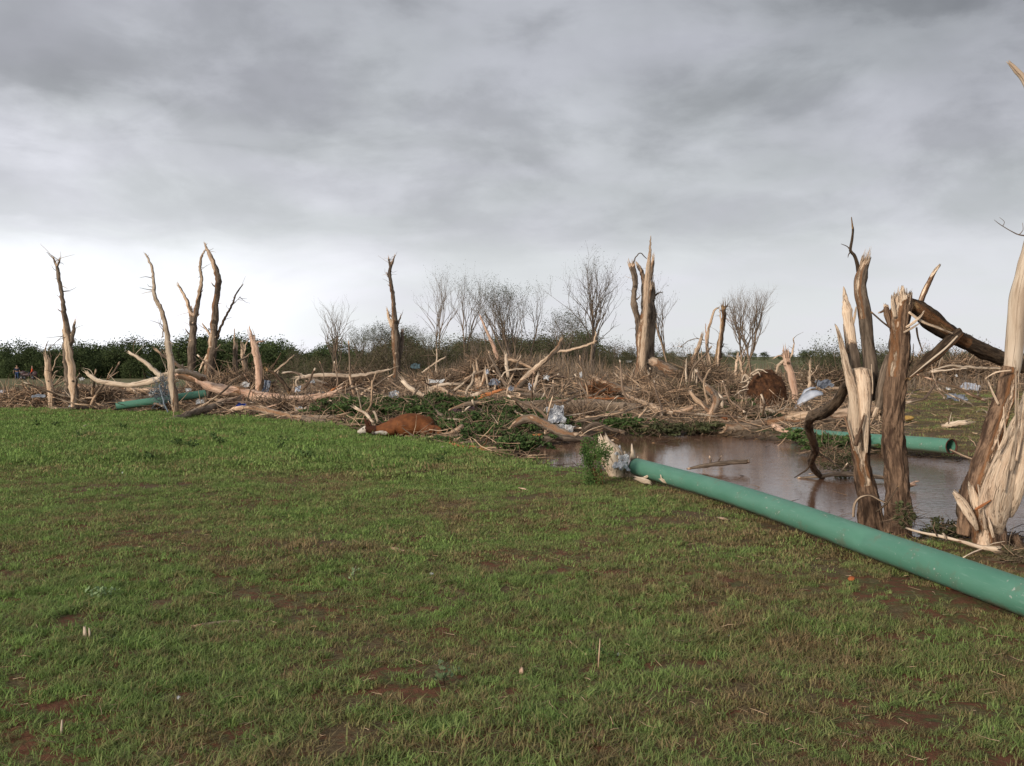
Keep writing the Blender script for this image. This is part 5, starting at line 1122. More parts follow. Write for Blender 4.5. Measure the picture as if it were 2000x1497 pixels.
pipe('green pipe with open dark mouth beyond the pond', [onpipe(1552, 846, 20.6), onpipe(1600, 852, 19.6), onpipe(1700, 861, 18.0), onpipe(1790, 867, 16.9), onpipe(1858, 872.5, 16.2)], .25, (1, 1))
pipe('green pipe piece lying under the left debris', [onpipe(228, 794, 28.4), onpipe(280, 787, 28.6), onpipe(340, 778, 28.9), onpipe(401, 769, 29.3)], .225, (0, 1))

# ------------------------------------------------------------------ crumpled sheets and other objects in the debris
def crumple(name, label, cat, px, py, wpx, hpx, mat, D=None, amp=.25, tilt=60, seed=0, res=14, curve=0, az=0):
    D = D or hitD(px, py + hpx / 2); c = at(px, py, D); sx = wpx * D / F; sz = hpx * D / F
    vs = []; fs = []; m_ = res; A = min(sx, sz) * amp
    for j in range(m_ + 1):
        for i in range(m_ + 1):
            u = i / m_ - .5; v_ = j / m_ - .5
            mx_ = max(abs(u), abs(v_), 1e-6); th = math.atan2(v_, u); ln = max(math.hypot(u, v_), 1e-6)
            edge = (mx_ / ln * .35 + .65) * (1 + .55 * noise.noise(Vector((math.cos(th) * 1.6 + seed * 3.1, math.sin(th) * 1.6, 7))) + .2 * noise.noise(Vector((math.cos(th) * 6 + seed, math.sin(th) * 6, 2))))
            n_ = noise.noise(Vector((u * 3.2 + seed, v_ * 3.2, 1))) + .5 * abs(noise.noise(Vector((u * 8, v_ * 8 + seed, 4)))) * 2
            vs.append(Vector((u * sx * edge, v_ * sz * edge / math.sin(rad(max(tilt, 20))), n_ * A + curve * (u * u) * sx)))
    fs = [(j * (m_ + 1) + i, j * (m_ + 1) + i + 1, (j + 1) * (m_ + 1) + i + 1, (j + 1) * (m_ + 1) + i) for j in range(m_) for i in range(m_)]
    Mx = Matrix.Rotation(rad(az), 3, 'Z') @ Matrix.Rotation(rad(tilt), 3, 'X')
    me = bpy.data.meshes.new(name); me.from_pydata([tuple(Mx @ v) for v in vs], [], fs); me.materials.append(mat)
    me.polygons.foreach_set('use_smooth', [False] * len(me.polygons))
    o = bpy.data.objects.new(name, me); COL.objects.link(o); o.location = c
    s = o.modifiers.new('thickness', 'SOLIDIFY'); s.thickness = .008
    zmin = min((Mx @ v).z for v in vs) + c.z; g = gzs(c.x, c.y)
    if zmin < g - .05: o.location.z += (g - .03 - zmin)
    return tag(o, label, cat)
CR = crumple
CR('foil_insulation', 'crumpled silver foil sheet standing among the centre trunks', 'foil', 1086, 812, 34, 34, M_SILV, 20.5, .5, 65, 1)
CR('foil_insulation', 'small scrap of silver foil by the pipe end', 'foil', 1212, 905, 30, 26, M_SILV, 12.9, .55, 55, 2)
CR('foil_insulation', 'torn silver foil strip on the splintered stump by the pipe', 'foil', 1209, 884, 14, 22, M_SILV, 13.0, .5, 75, 3)
CR('plastic_sheet', 'dirty white plastic lump in front of the centre foil', 'plastic sheet', 1103, 838, 34, 14, M_WHITE, 19, .6, 50, 4)
def ribbon(name, label, cat, top, bot, D, mat, dD=.25):
    vs = []; n_ = len(top); m_ = 4
    for i in range(n_):
        a = at(top[i][0], top[i][1], D + dD); b2 = at(bot[i][0], bot[i][1], D)
        for j in range(m_ + 1):
            t_ = j / m_; vs.append(a.lerp(b2, t_) + Vector((0, -.08 * math.sin(math.pi * t_), 0)))
    o0 = vs[0].copy(); fs = [(i * (m_ + 1) + j, i * (m_ + 1) + j + 1, (i + 1) * (m_ + 1) + j + 1, (i + 1) * (m_ + 1) + j) for i in range(n_ - 1) for j in range(m_)]
    me = bpy.data.meshes.new(name); me.from_pydata([tuple(v - o0) for v in vs], [], fs); me.materials.append(mat); me.polygons.foreach_set('use_smooth', [True] * len(me.polygons))
    o = bpy.data.objects.new(name, me); COL.objects.link(o); o.location = o0; sm_ = o.modifiers.new('thickness', 'SOLIDIFY'); sm_.thickness = .006
    return tag(o, label, cat)
ribbon('metal_sheet', 'pale blue-white metal sheet curling up right of the root ball', 'metal sheet', [(1551, 797), (1558, 782), (1568, 770), (1580, 763), (1594, 762), (1605, 765)], [(1553, 799), (1566, 791), (1578, 783), (1590, 777), (1600, 773), (1607, 772)], 27.5, M_BLUEW)
ribbon('metal_sheet', 'narrow folded white strip behind the curling metal sheet', 'metal sheet', [(1562, 778), (1570, 762), (1582, 756), (1592, 756)], [(1566, 777), (1574, 767), (1584, 761), (1592, 760)], 28, M_BLUEW, .05)
CR('cloth', 'grey crumpled cloth behind the leaning metal sheet', 'cloth', 1610, 751, 30, 14, M_DENIM, 34, .5, 50, 6)
CR('plastic_sheet', 'white sheet lying under the brush line at right', 'plastic sheet', 1894, 757, 38, 13, M_BLUEW, 41, .3, 40, 7)
CR('cloth', 'grey-blue cloth heap on the far grass right of the trunks', 'cloth', 1870, 777, 36, 12, M_DENIM, 34, .6, 40, 8)
CR('plastic_tub', 'blue plastic piece under the pink fallen trunk', 'plastic tub', 470, 793, 22, 9, M_BLUE, 27, .7, 50, 9, curve=-.5)
CR('cloth', 'dark maroon cloth bundle in the green leaves', 'cloth', 915, 810, 56, 24, M_PURPLE, 22, .5, 45, 10)
CR('panel', 'dull teal panel half hidden in the thicket', 'panel', 812, 716, 18, 10, M_TEAL, 55, .2, 70, 11)
CR('plastic_sheet', 'white rag on top of the level log behind the calf', 'plastic sheet', 852, 746, 30, 6, M_WHITE, 32, .6, 45, 12)
CR('foil_insulation', 'shredded silver foil lying behind the calf', 'foil', 768, 776, 20, 16, M_SILV, 27, .7, 55, 13)
CR('plastic_sheet', 'white scrap at the right end of the puddle', 'plastic sheet', 742, 788, 14, 6, M_WHITE, 25, .5, 40, 14)
whites = [(424, 744, 14, 7, 36, 'white scrap beside the thick bent trunk'), (480, 752, 22, 8, 34, 'white flat scrap between the short trunks'), (521, 757, 14, 22, 33, 'grey translucent sheet draped beside the pink standing trunk'),
          (390, 785, 16, 8, 29, 'white block below the left pipe piece'), (586, 800, 18, 8, 27, 'white crumpled paper under the pink trunk end'), (505, 790, 12, 10, 28, 'grey-white scrap under the middle of the pink trunk'),
          (437, 763, 14, 6, 31, 'small white scrap above the long slanting log'), (368, 762, 10, 6, 31, 'white scrap left of the hanging net'), (583, 760, 10, 10, 33, 'pale blue plastic bag below the pale pole'),
          (965, 748, 20, 10, 33, 'pale grey bag beside the leaning trunk'), (998, 760, 10, 8, 31, 'grey bag at the foot of the leaning trunk'), (1067, 738, 12, 8, 36, 'white bag in the grass right of the leaning trunk'),
          (1134, 732, 5, 10, 40, 'small white bottle-shaped scrap by the fan-shaped tree'), (952, 727, 6, 8, 38, 'pale lilac scrap among the thick spikes'), (1037, 756, 10, 12, 33, 'violet cloth scrap by the white splinter'),
          (610, 747, 10, 6, 36, 'white rag on the mud behind the puddle'), (76, 774, 26, 6, 30, 'grey flat sheet left of the pale stump'), (4, 766, 12, 6, 32, 'pale blue scrap at the left picture edge'),
          (160, 741, 10, 5, 60, 'white scrap on the far grass behind the left stump'), (1852, 760, 8, 4, 40, 'small white scrap left of the sheet under the brush'), (1868, 734, 5, 4, 45, 'tiny white scrap caught in the brush at right'),
          (1228, 706, 10, 4, 75, 'pale roofing scrap in the far brush left of the giant trunk'), (140, 794, 10, 5, 30, 'pale pink rag at the foot of the tall thin snapped tree'), (298, 768, 12, 12, 30, 'white rag tangled left of the net')]
for i, (px, py, a_, b2, D, lb) in enumerate(whites):
    CR('cloth' if ('rag' in lb or 'cloth' in lb) else 'scrap', lb, 'scrap', px, py, a_, b2, M_DENIM if 'grey' in lb else (M_BLUEW if ('blue' in lb or 'lilac' in lb or 'violet' in lb) else M_WHITE), D, .6, 50, 20 + i, 7)
def lump(name, label, cat, px, py, wpx, hpx, mat, D=None, rough=.3, dpx=None, sub=3):
    D = D or hitD(px, py + hpx * .45); c = at(px, py, D)
    import bmesh
    bm = bmesh.new(); bmesh.ops.create_icosphere(bm, subdivisions=sub, radius=1); sd = R.random() * 50
    for v in bm.verts:
        n_ = 1 + rough * noise.noise(v.co * 1.8 + Vector((sd, 0, 0))) + rough * .6 * noise.noise(v.co * 5 + Vector((sd, 0, 0)))
        v.co = Vector((v.co.x * wpx * .5 * D / F, v.co.y * (dpx or wpx * .8) * .5 * D / F, v.co.z * hpx * .5 * D / F)) * n_
    me = bpy.data.meshes.new(name); bm.to_mesh(me); bm.free(); me.materials.append(mat); me.polygons.foreach_set('use_smooth', [True] * len(me.polygons))
    o = bpy.data.objects.new(name, me); COL.objects.link(o); o.location = c; return tag(o, label, cat)
lump('clay_lump', 'orange clay lump by the forked grey trunk', 'clay', 1417, 815, 16, 12, M_CLAY, 24)
lump('clay_lump', 'orange mushroom-like lump in the turf left of the pipe', 'clay', 1663, 1131, 13, 10, M_CLAY)
lump('clay_lump', 'round orange lump touching the near pipe', 'clay', 1858, 1147, 18, 11, M_CLAY)
lump('yellow_foam', 'yellow foam slab between the short left trunks', 'foam', 448, 737, 40, 12, M_YELLOW, 38.5, .4)
lump('wood_block', 'pale split block on the far grass beyond the pond', 'wood block', 1774, 817, 22, 10, M_YELLOW, 24, .2)
for (px, py, D, lb) in [(349, 1363, None, 'white foam crumb in the left turf'), (1208, 1279, None, 'largest white crumb in the right-centre turf'), (730 - 380, 1365, None, 'second white foam crumb in the left turf'), (1422, 1243, None, 'white crumb below the middle of the pipe'), (843, 1122, None, 'small white crumb in the centre turf'), (240, 925, None, 'white crumb near the far turf edge'), (640, 838, None, 'white stone on the turf left of the calf'), (666, 840, None, 'tan stone on the turf near the calf'), (775, 860, None, 'white crumb in front of the calf')]:
    lump('foam_crumb', lb, 'foam crumb', px, py, 9 if py > 900 else 5, 7 if py > 900 else 4, M_WHITE, D, .4, sub=2)
# pointed block beyond the pond
log('wedge of split pale timber on the grass beyond the pond', [(1843, 834, 10, 22.4), (1860, 829, 12, 22.2), (1885, 825, 9, 22)], mat=M_BLEACH, peel=[.2, 1, 1], flat=.5, name='split_timber', cat='timber')
log('thin forked stick on the grass beyond the pond', [(1908, 806, 2.6), (1917, 800, 3), (1932, 810, 3)], mat=M_BLEACH, peel=.8)

# root ball
rb_c = at(1495, 765, 29); root = empty('root_ball', (rb_c.x, rb_c.y, gzs(rb_c.x, rb_c.y)), 'round red-brown earthy root ball of an uprooted tree', 'root ball')
o = lump('soil_mass', None, None, 1497, 766, 72, 84, M_ROOT, 29, .22, 60, 4); o.parent = root; o.location = o.location - root.location
mb = MB()
for i in range(420):
    th = R.random() * 6.283; ph = math.acos(R.uniform(-.4, 1)); nrm = Vector((math.sin(ph) * math.cos(th), -abs(math.sin(ph) * math.sin(th)), math.cos(ph)))
    p = rb_c + Vector((nrm.x * .57, nrm.y * .45, nrm.z * .64 - .05)); d = (nrm + Vector((R.gauss(0, .7), R.gauss(0, .4), R.gauss(0, .7)))).normalized()
    mb.tube([p, p + d * .06, p + d * .11 + Vector((0, 0, -.03))], [.006, .004, .002], n=3, step=.1, end='point')
o = mb.build('fine_roots', M_ROOT, root); o['kind'] = 'stuff'
for pts in ([(1466, 732, 4), (1480, 722, 5), (1490, 724, 4), (1500, 728, 2)], [(1462, 742, 5), (1455, 732, 6), (1450, 744, 4)], [(1466, 738, 5), (1456, 745, 4), (1446, 748, 3)], [(1470, 733, 5), (1482, 728, 4), (1484, 735, 2)], [(1463, 745, 4), (1460, 752, 4), (1450, 758, 2)], [(1462, 760, 3), (1446, 764, 3), (1434, 772, 2)]):
    mb = MB(); mb.tube([at(a, b2, 28.5) for a, b2, c in pts], [c * .33 * 28.5 / F for a, b2, c in pts], n=8, peel=.6, end='jag', lump=.45, wob=.03, start='cap', pdir=PD); mb.build('root', M_BLEACH, root)

# uprooted tangle in the centre, tangled net at left
def tangle(name, label, cat, px, py, wpx, hpx, D, n, mat, r=.008, L=.5, peelp=.25, name2='twigs'):
    c = at(px, py, D); c.z = max(c.z, gzs(c.x, c.y)); root = empty(name, (c.x, c.y, gzs(c.x, c.y)), label, cat)
    sx = wpx * .5 * D / F; sz = hpx * .5 * D / F
    A = NR.normal(size=(n, 3)); A /= np.linalg.norm(A, axis=1, keepdims=True); A *= NR.rand(n, 1) ** .4
    P0 = np.array([c.x, c.y, c.z]) + A * np.array([sx, sx * .7, sz]); d = NR.normal(size=(n, 3)) * np.array([1, .8, .6]); d /= np.linalg.norm(d, axis=1, keepdims=True)
    P1 = P0 + d * L * NR.uniform(.3, 1.1, (n, 1)); g = gz(P0[:, 0], P0[:, 1]); P0[:, 2] = np.maximum(P0[:, 2], g); g = gz(P1[:, 0], P1[:, 1]); P1[:, 2] = np.maximum(P1[:, 2], g)
    V, Fc_, tcv, pl = stick_arrays(P0, P1, r * NR.uniform(.4, 1.5, n), .18, peelp)
    o = np_mesh(name2, V - np.array(root.location), Fc_, mat, tcv, pl, root); o['kind'] = 'stuff'
    return root
tangle('root_tangle', 'red-brown tangle of roots at the end of the slanting trunk', 'roots', 1170, 766, 60, 30, 34, 420, M_ORANGE, .012, .5, .1)
tangle('wire_net', 'tangled grey net and wires hanging left of the bleached pole', 'net', 318, 765, 44, 60, 28.4, 260, M_STEEL, .008, .4, 0, 'net_strands')
log('thin grey metal pole leaning out of the tangled net', [(312, 752, 2.6, 27.4), (318, 780, 2.8, 27.2), (328, 806, 3, 27)], mat=M_STEEL, name='metal_pole', cat='pole', ridge=0)

# ------------------------------------------------------------------ brush piles, leafy boughs, loose branches, litter
piles = [(60, 778, 130, 32, 31.5, 'brush pile at the left picture edge'), (185, 775, 90, 26, 31.5, 'brush pile between the snapped tree and the pipe piece'), (312, 790, 30, 26, 29.2, 'low brush heap over the left pipe piece'),
         (410, 775, 130, 44, 32, 'brush pile around the foot of the thick bent trunk'), (470, 750, 130, 44, 36, 'brush pile behind the pink fallen trunk'), (540, 795, 120, 26, 27.5, 'low brush heap under the pink trunk end'),
         (960, 735, 120, 70, 41, 'high brush pile around the fan of thick spikes'), (1030, 745, 90, 54, 41, 'brush pile behind the leaning trunk'), (1160, 765, 60, 30, 36, 'brush pile around the root tangle'),
         (1370, 745, 110, 64, 40, 'brush pile in the splintered cluster'), (1300, 780, 120, 50, 31, 'brush pile between the giant trunk and the forked grey trunk'), (1430, 765, 40, 30, 34, 'brush pile left of the root ball'),
         (1440, 805, 60, 22, 24, 'heap of broken pieces beside the orange clay lump'), (1800, 730, 120, 44, 48, 'brush pile behind the snapped-over trunk at right'), (1890, 725, 130, 46, 47, 'big bare brush pile at right'), (1985, 730, 100, 40, 46, 'brush pile behind the torn tree at the right edge'),
         (690, 745, 120, 26, 44, 'low brush behind the puddle'), (850, 750, 110, 30, 40, 'brush behind the white-ended limb'), (1250, 750, 90, 20, 44, 'brush around the foot of the giant trunk'), (1620, 745, 100, 40, 40, 'brush in the bank left of the broken pair'),
         (1620, 885, 90, 12, 17.3, 'leafy brush on the shore in front of the far pipe'), (1120, 815, 130, 26, 24, 'brush between the stacked centre trunks'), (1500, 805, 90, 10, 26, 'brush under the root ball')]
for px, py, a_, b2, D, lb in piles:
    tangle('brush_pile', lb, 'brush pile', px, py, a_, b2, D, int(a_ * b2 * .30), M_LITTER, .013 * D / 35, .8 * D / 35, .33)
leafy = [(725, 825, 60, 20, 22.5, 'leafy bough above the calf\'s head'), (905, 835, 110, 40, 20.8, 'tall leafy bough heap right of the calf'), (1000, 845, 90, 30, 19.2, 'leafy bough under the arched log'), (1080, 785, 120, 14, 28, 'grey-green sprays above the level trunk'), (930, 790, 110, 22, 25, 'green leaf sprays around the cream plank'), (650, 780, 110, 14, 29, 'leaf sprays beside the left puddle'), (690, 795, 90, 26, 25, 'leafy bough right of the pink trunk end'), (745, 800, 80, 24, 24, 'leafy bough between the puddle and the calf'), (770, 790, 80, 26, 25, 'leafy bough behind the calf\'s back'), (860, 785, 90, 24, 25, 'leafy bough behind the calf\'s rump'),
         (880, 838, 70, 30, 20, 'dense leafy bough right of the calf'), (945, 820, 90, 34, 20.5, 'dense green bough below the dark cloth'), (960, 850, 90, 34, 18.5, 'green leafy bough at the meadow edge'), (1010, 865, 80, 26, 17, 'leafy bough dipping towards the pond'),
         (905, 862, 90, 18, 18.5, 'flat leafy bough behind the orange stick'), (1010, 810, 60, 26, 22, 'leafy bough above the arched log'), (1215, 830, 70, 24, 22, 'green bough on the pond shore under the sawn branch'), (1190, 815, 60, 16, 24, 'leaf sprays between the stacked trunks'),
         (1160, 870, 34, 24, 15.5, 'small leafy spray over the narrow end of the pond'), (1290, 838, 80, 22, 21.8, 'weedy leaves on the shore by the U-curved branch'), (1370, 835, 80, 20, 22, 'weedy leaves on the shore left of the huge log'), (1340, 770, 110, 36, 33, 'mossy brown-green bough heap right of the slanting trunk'),
         (1440, 790, 60, 20, 26, 'leaves around the forked grey trunk'), (1490, 815, 70, 16, 24, 'green weeds behind the huge shore log'), (1625, 864, 100, 22, 17.6, 'leafy spray hanging over the far pipe'), (1560, 850, 60, 16, 19.5, 'green leaves under the huge log at the waterline'),
         (640, 800, 60, 26, 25.5, 'leaves around the splintered pink trunk end'), (1770, 1010, 40, 46, 9.1, 'sparse fern-like sprig behind the furrowed trunk base'), (1650, 905, 90, 60, 14.3, 'leafy twigs over the sodden limb in the pond'), (1850, 1035, 100, 34, 9.0, 'grassy twig clump at the water edge by the torn tree'), (1985, 1090, 60, 50, 7.9, 'brown twiggy clump at the foot of the torn tree'), (1060, 820, 90, 20, 21.5, 'leaf sprays behind the arched log'), (820, 800, 90, 20, 23, 'leaf sprays along the calf\'s back')]
for i, (px, py, a_, b2, D, lb) in enumerate(leafy):
    near = D < 16
    rt = tangle('leafy_bough', lb, 'bough', px, py, a_, b2, D, int(a_ * b2 * (.05 if near else .09)), M_LITTER, .006 * D / 20 if not near else .003, .5 * D / 25 if not near else .22, .15)
    sx = a_ * .5 * D / F; sz = b2 * .5 * D / F; c = at(px, py, D); n = int(a_ * b2 * (.28 if near else 1.7))
    cl_ = NR.normal(0, .5, (max(6, n // 28), 3)); A = cl_[NR.randint(0, len(cl_), n)] + NR.normal(0, .13, (n, 3))
    C = np.array([c.x, c.y, c.z]) + A * np.array([sx, sx * .6, sz]); C[:, 2] = np.maximum(C[:, 2], gz(C[:, 0], C[:, 1]) + .02)
    mt = M_LEAFB if ('brown' in lb) else (M_LEAFO if ('weed' in lb or 'sparse' in lb or 'twig' in lb) else M_LEAFG)
    V, Fc_ = leaf_arrays(C - np.array(rt.location), .075 if not near else .035); o = np_mesh('foliage', V, Fc_, mt, parent=rt); o['kind'] = 'stuff'

# loose broken branches, each its own object; mesh shapes shared
protos = []
for k in range(14):
    mb = MB(); L = 1.0; r = R.uniform(.018, .04); P = [Vector((0, 0, 0))]
    dd = Vector((1, 0, 0))
    for i in range(5):
        dd = (dd + Vector((0, R.gauss(0, .22), R.gauss(0, .16)))).normalized(); P.append(P[-1] + dd * L / 5)
    S = mb.tube(P, [r * (1 - .5 * i / 5) for i in range(6)], n=6, peel=[R.choice([0, 0, .3, .8, 1]) for _ in range(6)], pdir=Vector((0, -.6, .8)), end='jag', start='jag', lump=.15, step=.12)
    for j in range(R.randrange(0, 4)):
        q = P[R.randrange(1, 5)]; d = Vector((R.uniform(.2, 1), R.gauss(0, .8), R.uniform(-.2, .9))).normalized(); l = R.uniform(.15, .4)
        mb.tube([q, q + d * l * .5, q + d * l + Vector((0, 0, .03))], [r * .45, r * .3, r * .1], n=4, peel=R.choice([0, .3, 1]), end='point', step=.15)
    o = mb.build('broken_branch', R.choice([M_LITTER, M_BLEACH, M_BLEACH, M_TREE, M_GREY, M_PINK]), origin=(0, 0, 0)); protos.append(o)
used = [False] * 14
zones = [(0, 300, 765, 800, 28, 34, 'loose broken branch', 'loose branches in the left debris'), (300, 660, 745, 812, 26, 38, 'loose broken branch', 'loose branches around the pink fallen trunk'),
         (600, 900, 745, 800, 24, 44, 'loose broken branch', 'loose branches behind the puddle and calf'), (860, 1180, 725, 850, 19, 44, 'loose broken branch', 'loose branches in the centre debris'),
         (1180, 1640, 735, 845, 22.5, 44, 'loose broken branch', 'loose branches beyond the pond'), (1760, 2040, 745, 800, 30, 46, 'loose broken branch', 'loose branches on the far grass at right')]
for zi, (x0, x1, y0, y1, d0, d1, lb, grp) in enumerate(zones):
    nn = [36, 60, 52, 80, 84, 16][zi]
    for i in range(nn):
        px = R.uniform(x0, x1); D = d0 * (d1 / d0) ** R.random(); X_ = (px - 1000) / F * D
        if float(sdf(POND, np.array([X_]), np.array([D]))[0]) < .3 or D < float(edge_y(np.array([X_ / D]))[0]) + .2: continue
        k = R.randrange(14); o = protos[k] if not used[k] else protos[k].copy()
        if used[k]: COL.objects.link(o)
        used[k] = True
        s = R.uniform(.6, 2.2) * (D / 32) ** .5; th_ = R.uniform(.5, .95); o.scale = (s, s * th_, s * th_)
        standup = R.random() < .17
        o.rotation_euler = (R.uniform(0, 6.28), -R.uniform(.5, 1.5) if standup else R.uniform(-.3, .12), R.uniform(0, 6.28))
        o.location = (X_, D, gzs(X_, D) + (0 if standup else R.uniform(.03, .35)))
        tag(o, ('upstanding ' if standup else 'flat ') + lb + ' ' + near_lm(px), 'branch', 'loose broken branches ' + near_lm(px))
for k in range(14):
    if not used[k]: bpy.data.objects.remove(protos[k])

def field(n, y0, y1, a0, a1, dens):
    y = y0 * (y1 / y0) ** NR.rand(n); a = NR.uniform(a0, a1, n); x = a * y
    k = (y > edge_y(a) - NR.rand(n) * .15) & (sdf(POND, x, y) > .05) & (sdf(PUD, x, y) > 0)
    k &= NR.rand(n) < dens(a, y); return x[k], y[k]
def dens(a, y):
    px = a * F + 1000; d = np.ones(len(a))
    d = np.where((px > 1760), np.where(y > 40, .7, .05), d)
    d = np.where((px < 560) & (y > 42), .12, d)
    return d
x, y = field(26000, 15, 64, -.60, .60, dens); n = len(x)
hz = np.abs(NR.normal(0, .10, n)) * np.interp(x / y * F + 1000, [0, 1200, 1700, 1760], [1, 1, 1, .4])
P0 = np.stack([x, y, gz(x, y) + .01 + hz], 1); az = NR.uniform(0, 6.28, n); el = np.abs(NR.normal(0, .22, n)) * NR.choice([0, 1, 1, 3], n); L = NR.uniform(.12, .75, n) * (y / 32) ** .4
P1 = P0 + np.stack([np.cos(az) * np.cos(el), np.sin(az) * np.cos(el), np.sin(el)], 1) * L[:, None]
V, Fc_, tcv, pl = stick_arrays(P0, P1, NR.uniform(.003, .016, n) * (y / 28) ** .5, .15, .5)
tag(np_mesh('twig_litter', V, Fc_, M_LITTER, tcv, pl), 'countless small sticks and splinters strewn over the storm debris', kind='stuff')
x, y = field(26000, 15, 60, -.60, .60, dens); n = len(x)
C = np.stack([x, y, gz(x, y) + .02 + np.abs(NR.normal(0, .05, n))], 1)
V, Fc_ = leaf_arrays(C, .10, .3); tag(np_mesh('leaf_litter', V, Fc_, M_DEAD), 'dead leaves and shredded bark strewn over the mud', kind='stuff')
n = 5200; px = np.concatenate([NR.normal(1010, 95, 2600), NR.uniform(590, 900, 900), NR.uniform(1180, 1640, 1000), NR.uniform(1770, 2050, 700)])
D = NR.uniform(44, 60, n); D = np.where(px > 1700, NR.uniform(40, 47, n), D); x = (px - 1000) / F * D
P0 = np.stack([x, D, gz(x, D)], 1); el = NR.normal(1.25, .35, n); az = NR.uniform(0, 6.28, n); L = NR.uniform(.3, 1.0, n) * np.where(px < 900, .8, 1) * np.where((px > 860) & (px < 1180), 1.45, 1)
P1 = P0 + np.stack([np.cos(az) * np.cos(el), np.sin(az) * np.cos(el), np.abs(np.sin(el))], 1) * L[:, None]
V, Fc_, tcv, pl = stick_arrays(P0, P1, NR.uniform(.005, .016, n), .12, .35)
tag(np_mesh('upright_twigs', V, Fc_, M_TWIG, tcv, pl), 'mass of thin broken stems standing at the back of the debris', kind='stuff')
# shreds of straw and bark in the turf and along the water line
n = 2600; y = 3.4 * (28 / 3.4) ** NR.rand(n); a = NR.uniform(-.6, .6, n); x = a * y; k = (y < edge_y(a)) & (sdf(POND, x, y) > 0); x, y = x[k], y[k]; n = len(x)
P0 = np.stack([x, y, gz(x, y) + NR.uniform(.004, .03, n)], 1); az = NR.uniform(0, 6.28, n); L = NR.uniform(.02, .08, n)
P1 = P0 + np.stack([np.cos(az), np.sin(az), NR.uniform(-.05, .35, n)], 1) * L[:, None]
V, Fc_, tcv, pl = stick_arrays(P0, P1, NR.uniform(.0008, .0022, n), .1, .45)
tag(np_mesh('straw_litter', V, Fc_, M_LITTER, tcv, pl), 'bits of straw and bark lying in the meadow turf', kind='stuff')
# dark bits floating near the far shore and mud litter on the bank under the pipe
n = 1300; i_ = NR.randint(0, len(POND), n); t_ = NR.rand(n, 1); Q = POND[i_] * (1 - t_) + POND[(i_ + 1) % len(POND)] * t_ + NR.normal(0, .30, (n, 2)) * np.abs(NR.normal(0, 1, (n, 1)))
P0 = np.column_stack([Q, np.maximum(gz(Q[:, 0], Q[:, 1]), WATER) + .006]); az = NR.uniform(0, 6.28, n); P1 = P0 + np.stack([np.cos(az), np.sin(az), NR.uniform(0, .25, n)], 1) * NR.uniform(.04, .35, (n, 1))
V, Fc_, tcv, pl = stick_arrays(P0, P1, NR.uniform(.002, .008, n), .15, .2)
tag(np_mesh('shore_litter', V, Fc_, M_DARK, tcv, pl), 'dark twigs and bits washed along the pond edge', kind='stuff')

# ------------------------------------------------------------------ splintered stump and bush by the pipe end
b_ = at(1190, 935, 13.0); b_.z = gzs(b_.x, b_.y); root = empty('splintered_stump', b_, 'cream splintered chunk of stump standing at the left end of the near pipe', 'stump')
for pn, pts, kw in [('torn_slab', [(1206, 935, 26), (1202, 915, 42), (1192, 893, 50), (1184, 873, 40), (1180, 862, 16)], dict(flat=.6, n=18, ridge=.05)), ('splinter', [(1166, 890, 6), (1157, 883, 6), (1150, 888, 3)], {}), ('splinter', [(1168, 870, 5), (1162, 880, 5), (1153, 892, 3)], {}),
                    ('splinter', [(1178, 866, 4), (1174, 858, 3), (1171, 853, 1)], {}), ('splinter', [(1180, 864, 5), (1190, 861, 4), (1198, 860, 2)], {}), ('splinter', [(1235, 930, 14), (1236, 905, 12), (1235, 885, 7), (1234, 868, 2)], {}),
                    ('splinter', [(1222, 915, 12), (1221, 900, 10), (1220, 884, 3)], {}), ('splinter', [(1205, 872, 5), (1212, 880, 5), (1217, 890, 2)], {}), ('splinter', [(1239, 930, 8), (1241, 910, 6), (1246, 892, 2)], {}),
                    ('splinter', [(1226, 948, 10), (1231, 938, 12), (1236, 925, 6)], {})]:
    mb = MB(); o_ = dict(n=8, peel=1, end='jag', start='jag', flat=.5, lump=.2, step=.03, rstep=.5); o_.update(kw)
    mb.tube([at(a, b2, 13.0 + (.06 if pn == 'splinter' and i % 2 else 0)) for i, (a, b2, c) in enumerate(pts)], [c * .5 * 13 / F for a, b2, c in pts], **o_); mb.build(pn, M_BLEACH, root)
log('torn flake of cream wood under the pipe end', [(1243, 935, 8, 12.5), (1255, 938, 12, 12.4), (1266, 942, 9, 12.3), (1272, 945, 5, 12.3)], mat=M_BLEACH, peel=1, flat=.35, lump=.5, jag=3, name='wood_flake', cat='wood piece', extra=[([(1258, 934, 6, 12.4), (1266, 930, 5, 12.4), (1272, 924, 3, 12.4)], dict(peel=1))])
log('star-shaped wood flake beside the pipe', [(1291, 936, 5, 11.9), (1297, 940, 7, 11.9), (1306, 945, 4, 11.9)], mat=M_BLEACH, peel=1, lump=.4, name='wood_flake', cat='wood piece', extra=[([(1297, 940, 5, 11.9), (1300, 934, 4, 11.9), (1302, 929, 2, 11.9)], dict(peel=1)), ([(1294, 938, 4, 11.9), (1291, 932, 3, 11.9), (1290, 928, 1.5, 11.9)], dict(peel=1))])
b_ = at(1172, 952, 12.3); b_.z = gzs(b_.x, b_.y); root = empty('leafy_bush', b_, 'small bright green bush growing at the pond bank by the pipe end', 'bush')
mb = MB(); tips = []; st = MB()
for s_ in range(11):
    grow(mb, b_ + Vector((R.uniform(-.04, .04), R.uniform(-.03, .03), 0)), Vector((R.uniform(-.95, .05), R.uniform(-.4, .3), 1)).normalized(), R.uniform(.20, .30), .006, 0, 2, tips, .5, 2, .4, 4, .08)
mb.build('stem', M_ORANGE, root)
C = np.array([tuple(q + Vector((R.gauss(0, .022), R.gauss(0, .022), R.gauss(0, .028))) - b_) for q in tips for _ in range(22)])
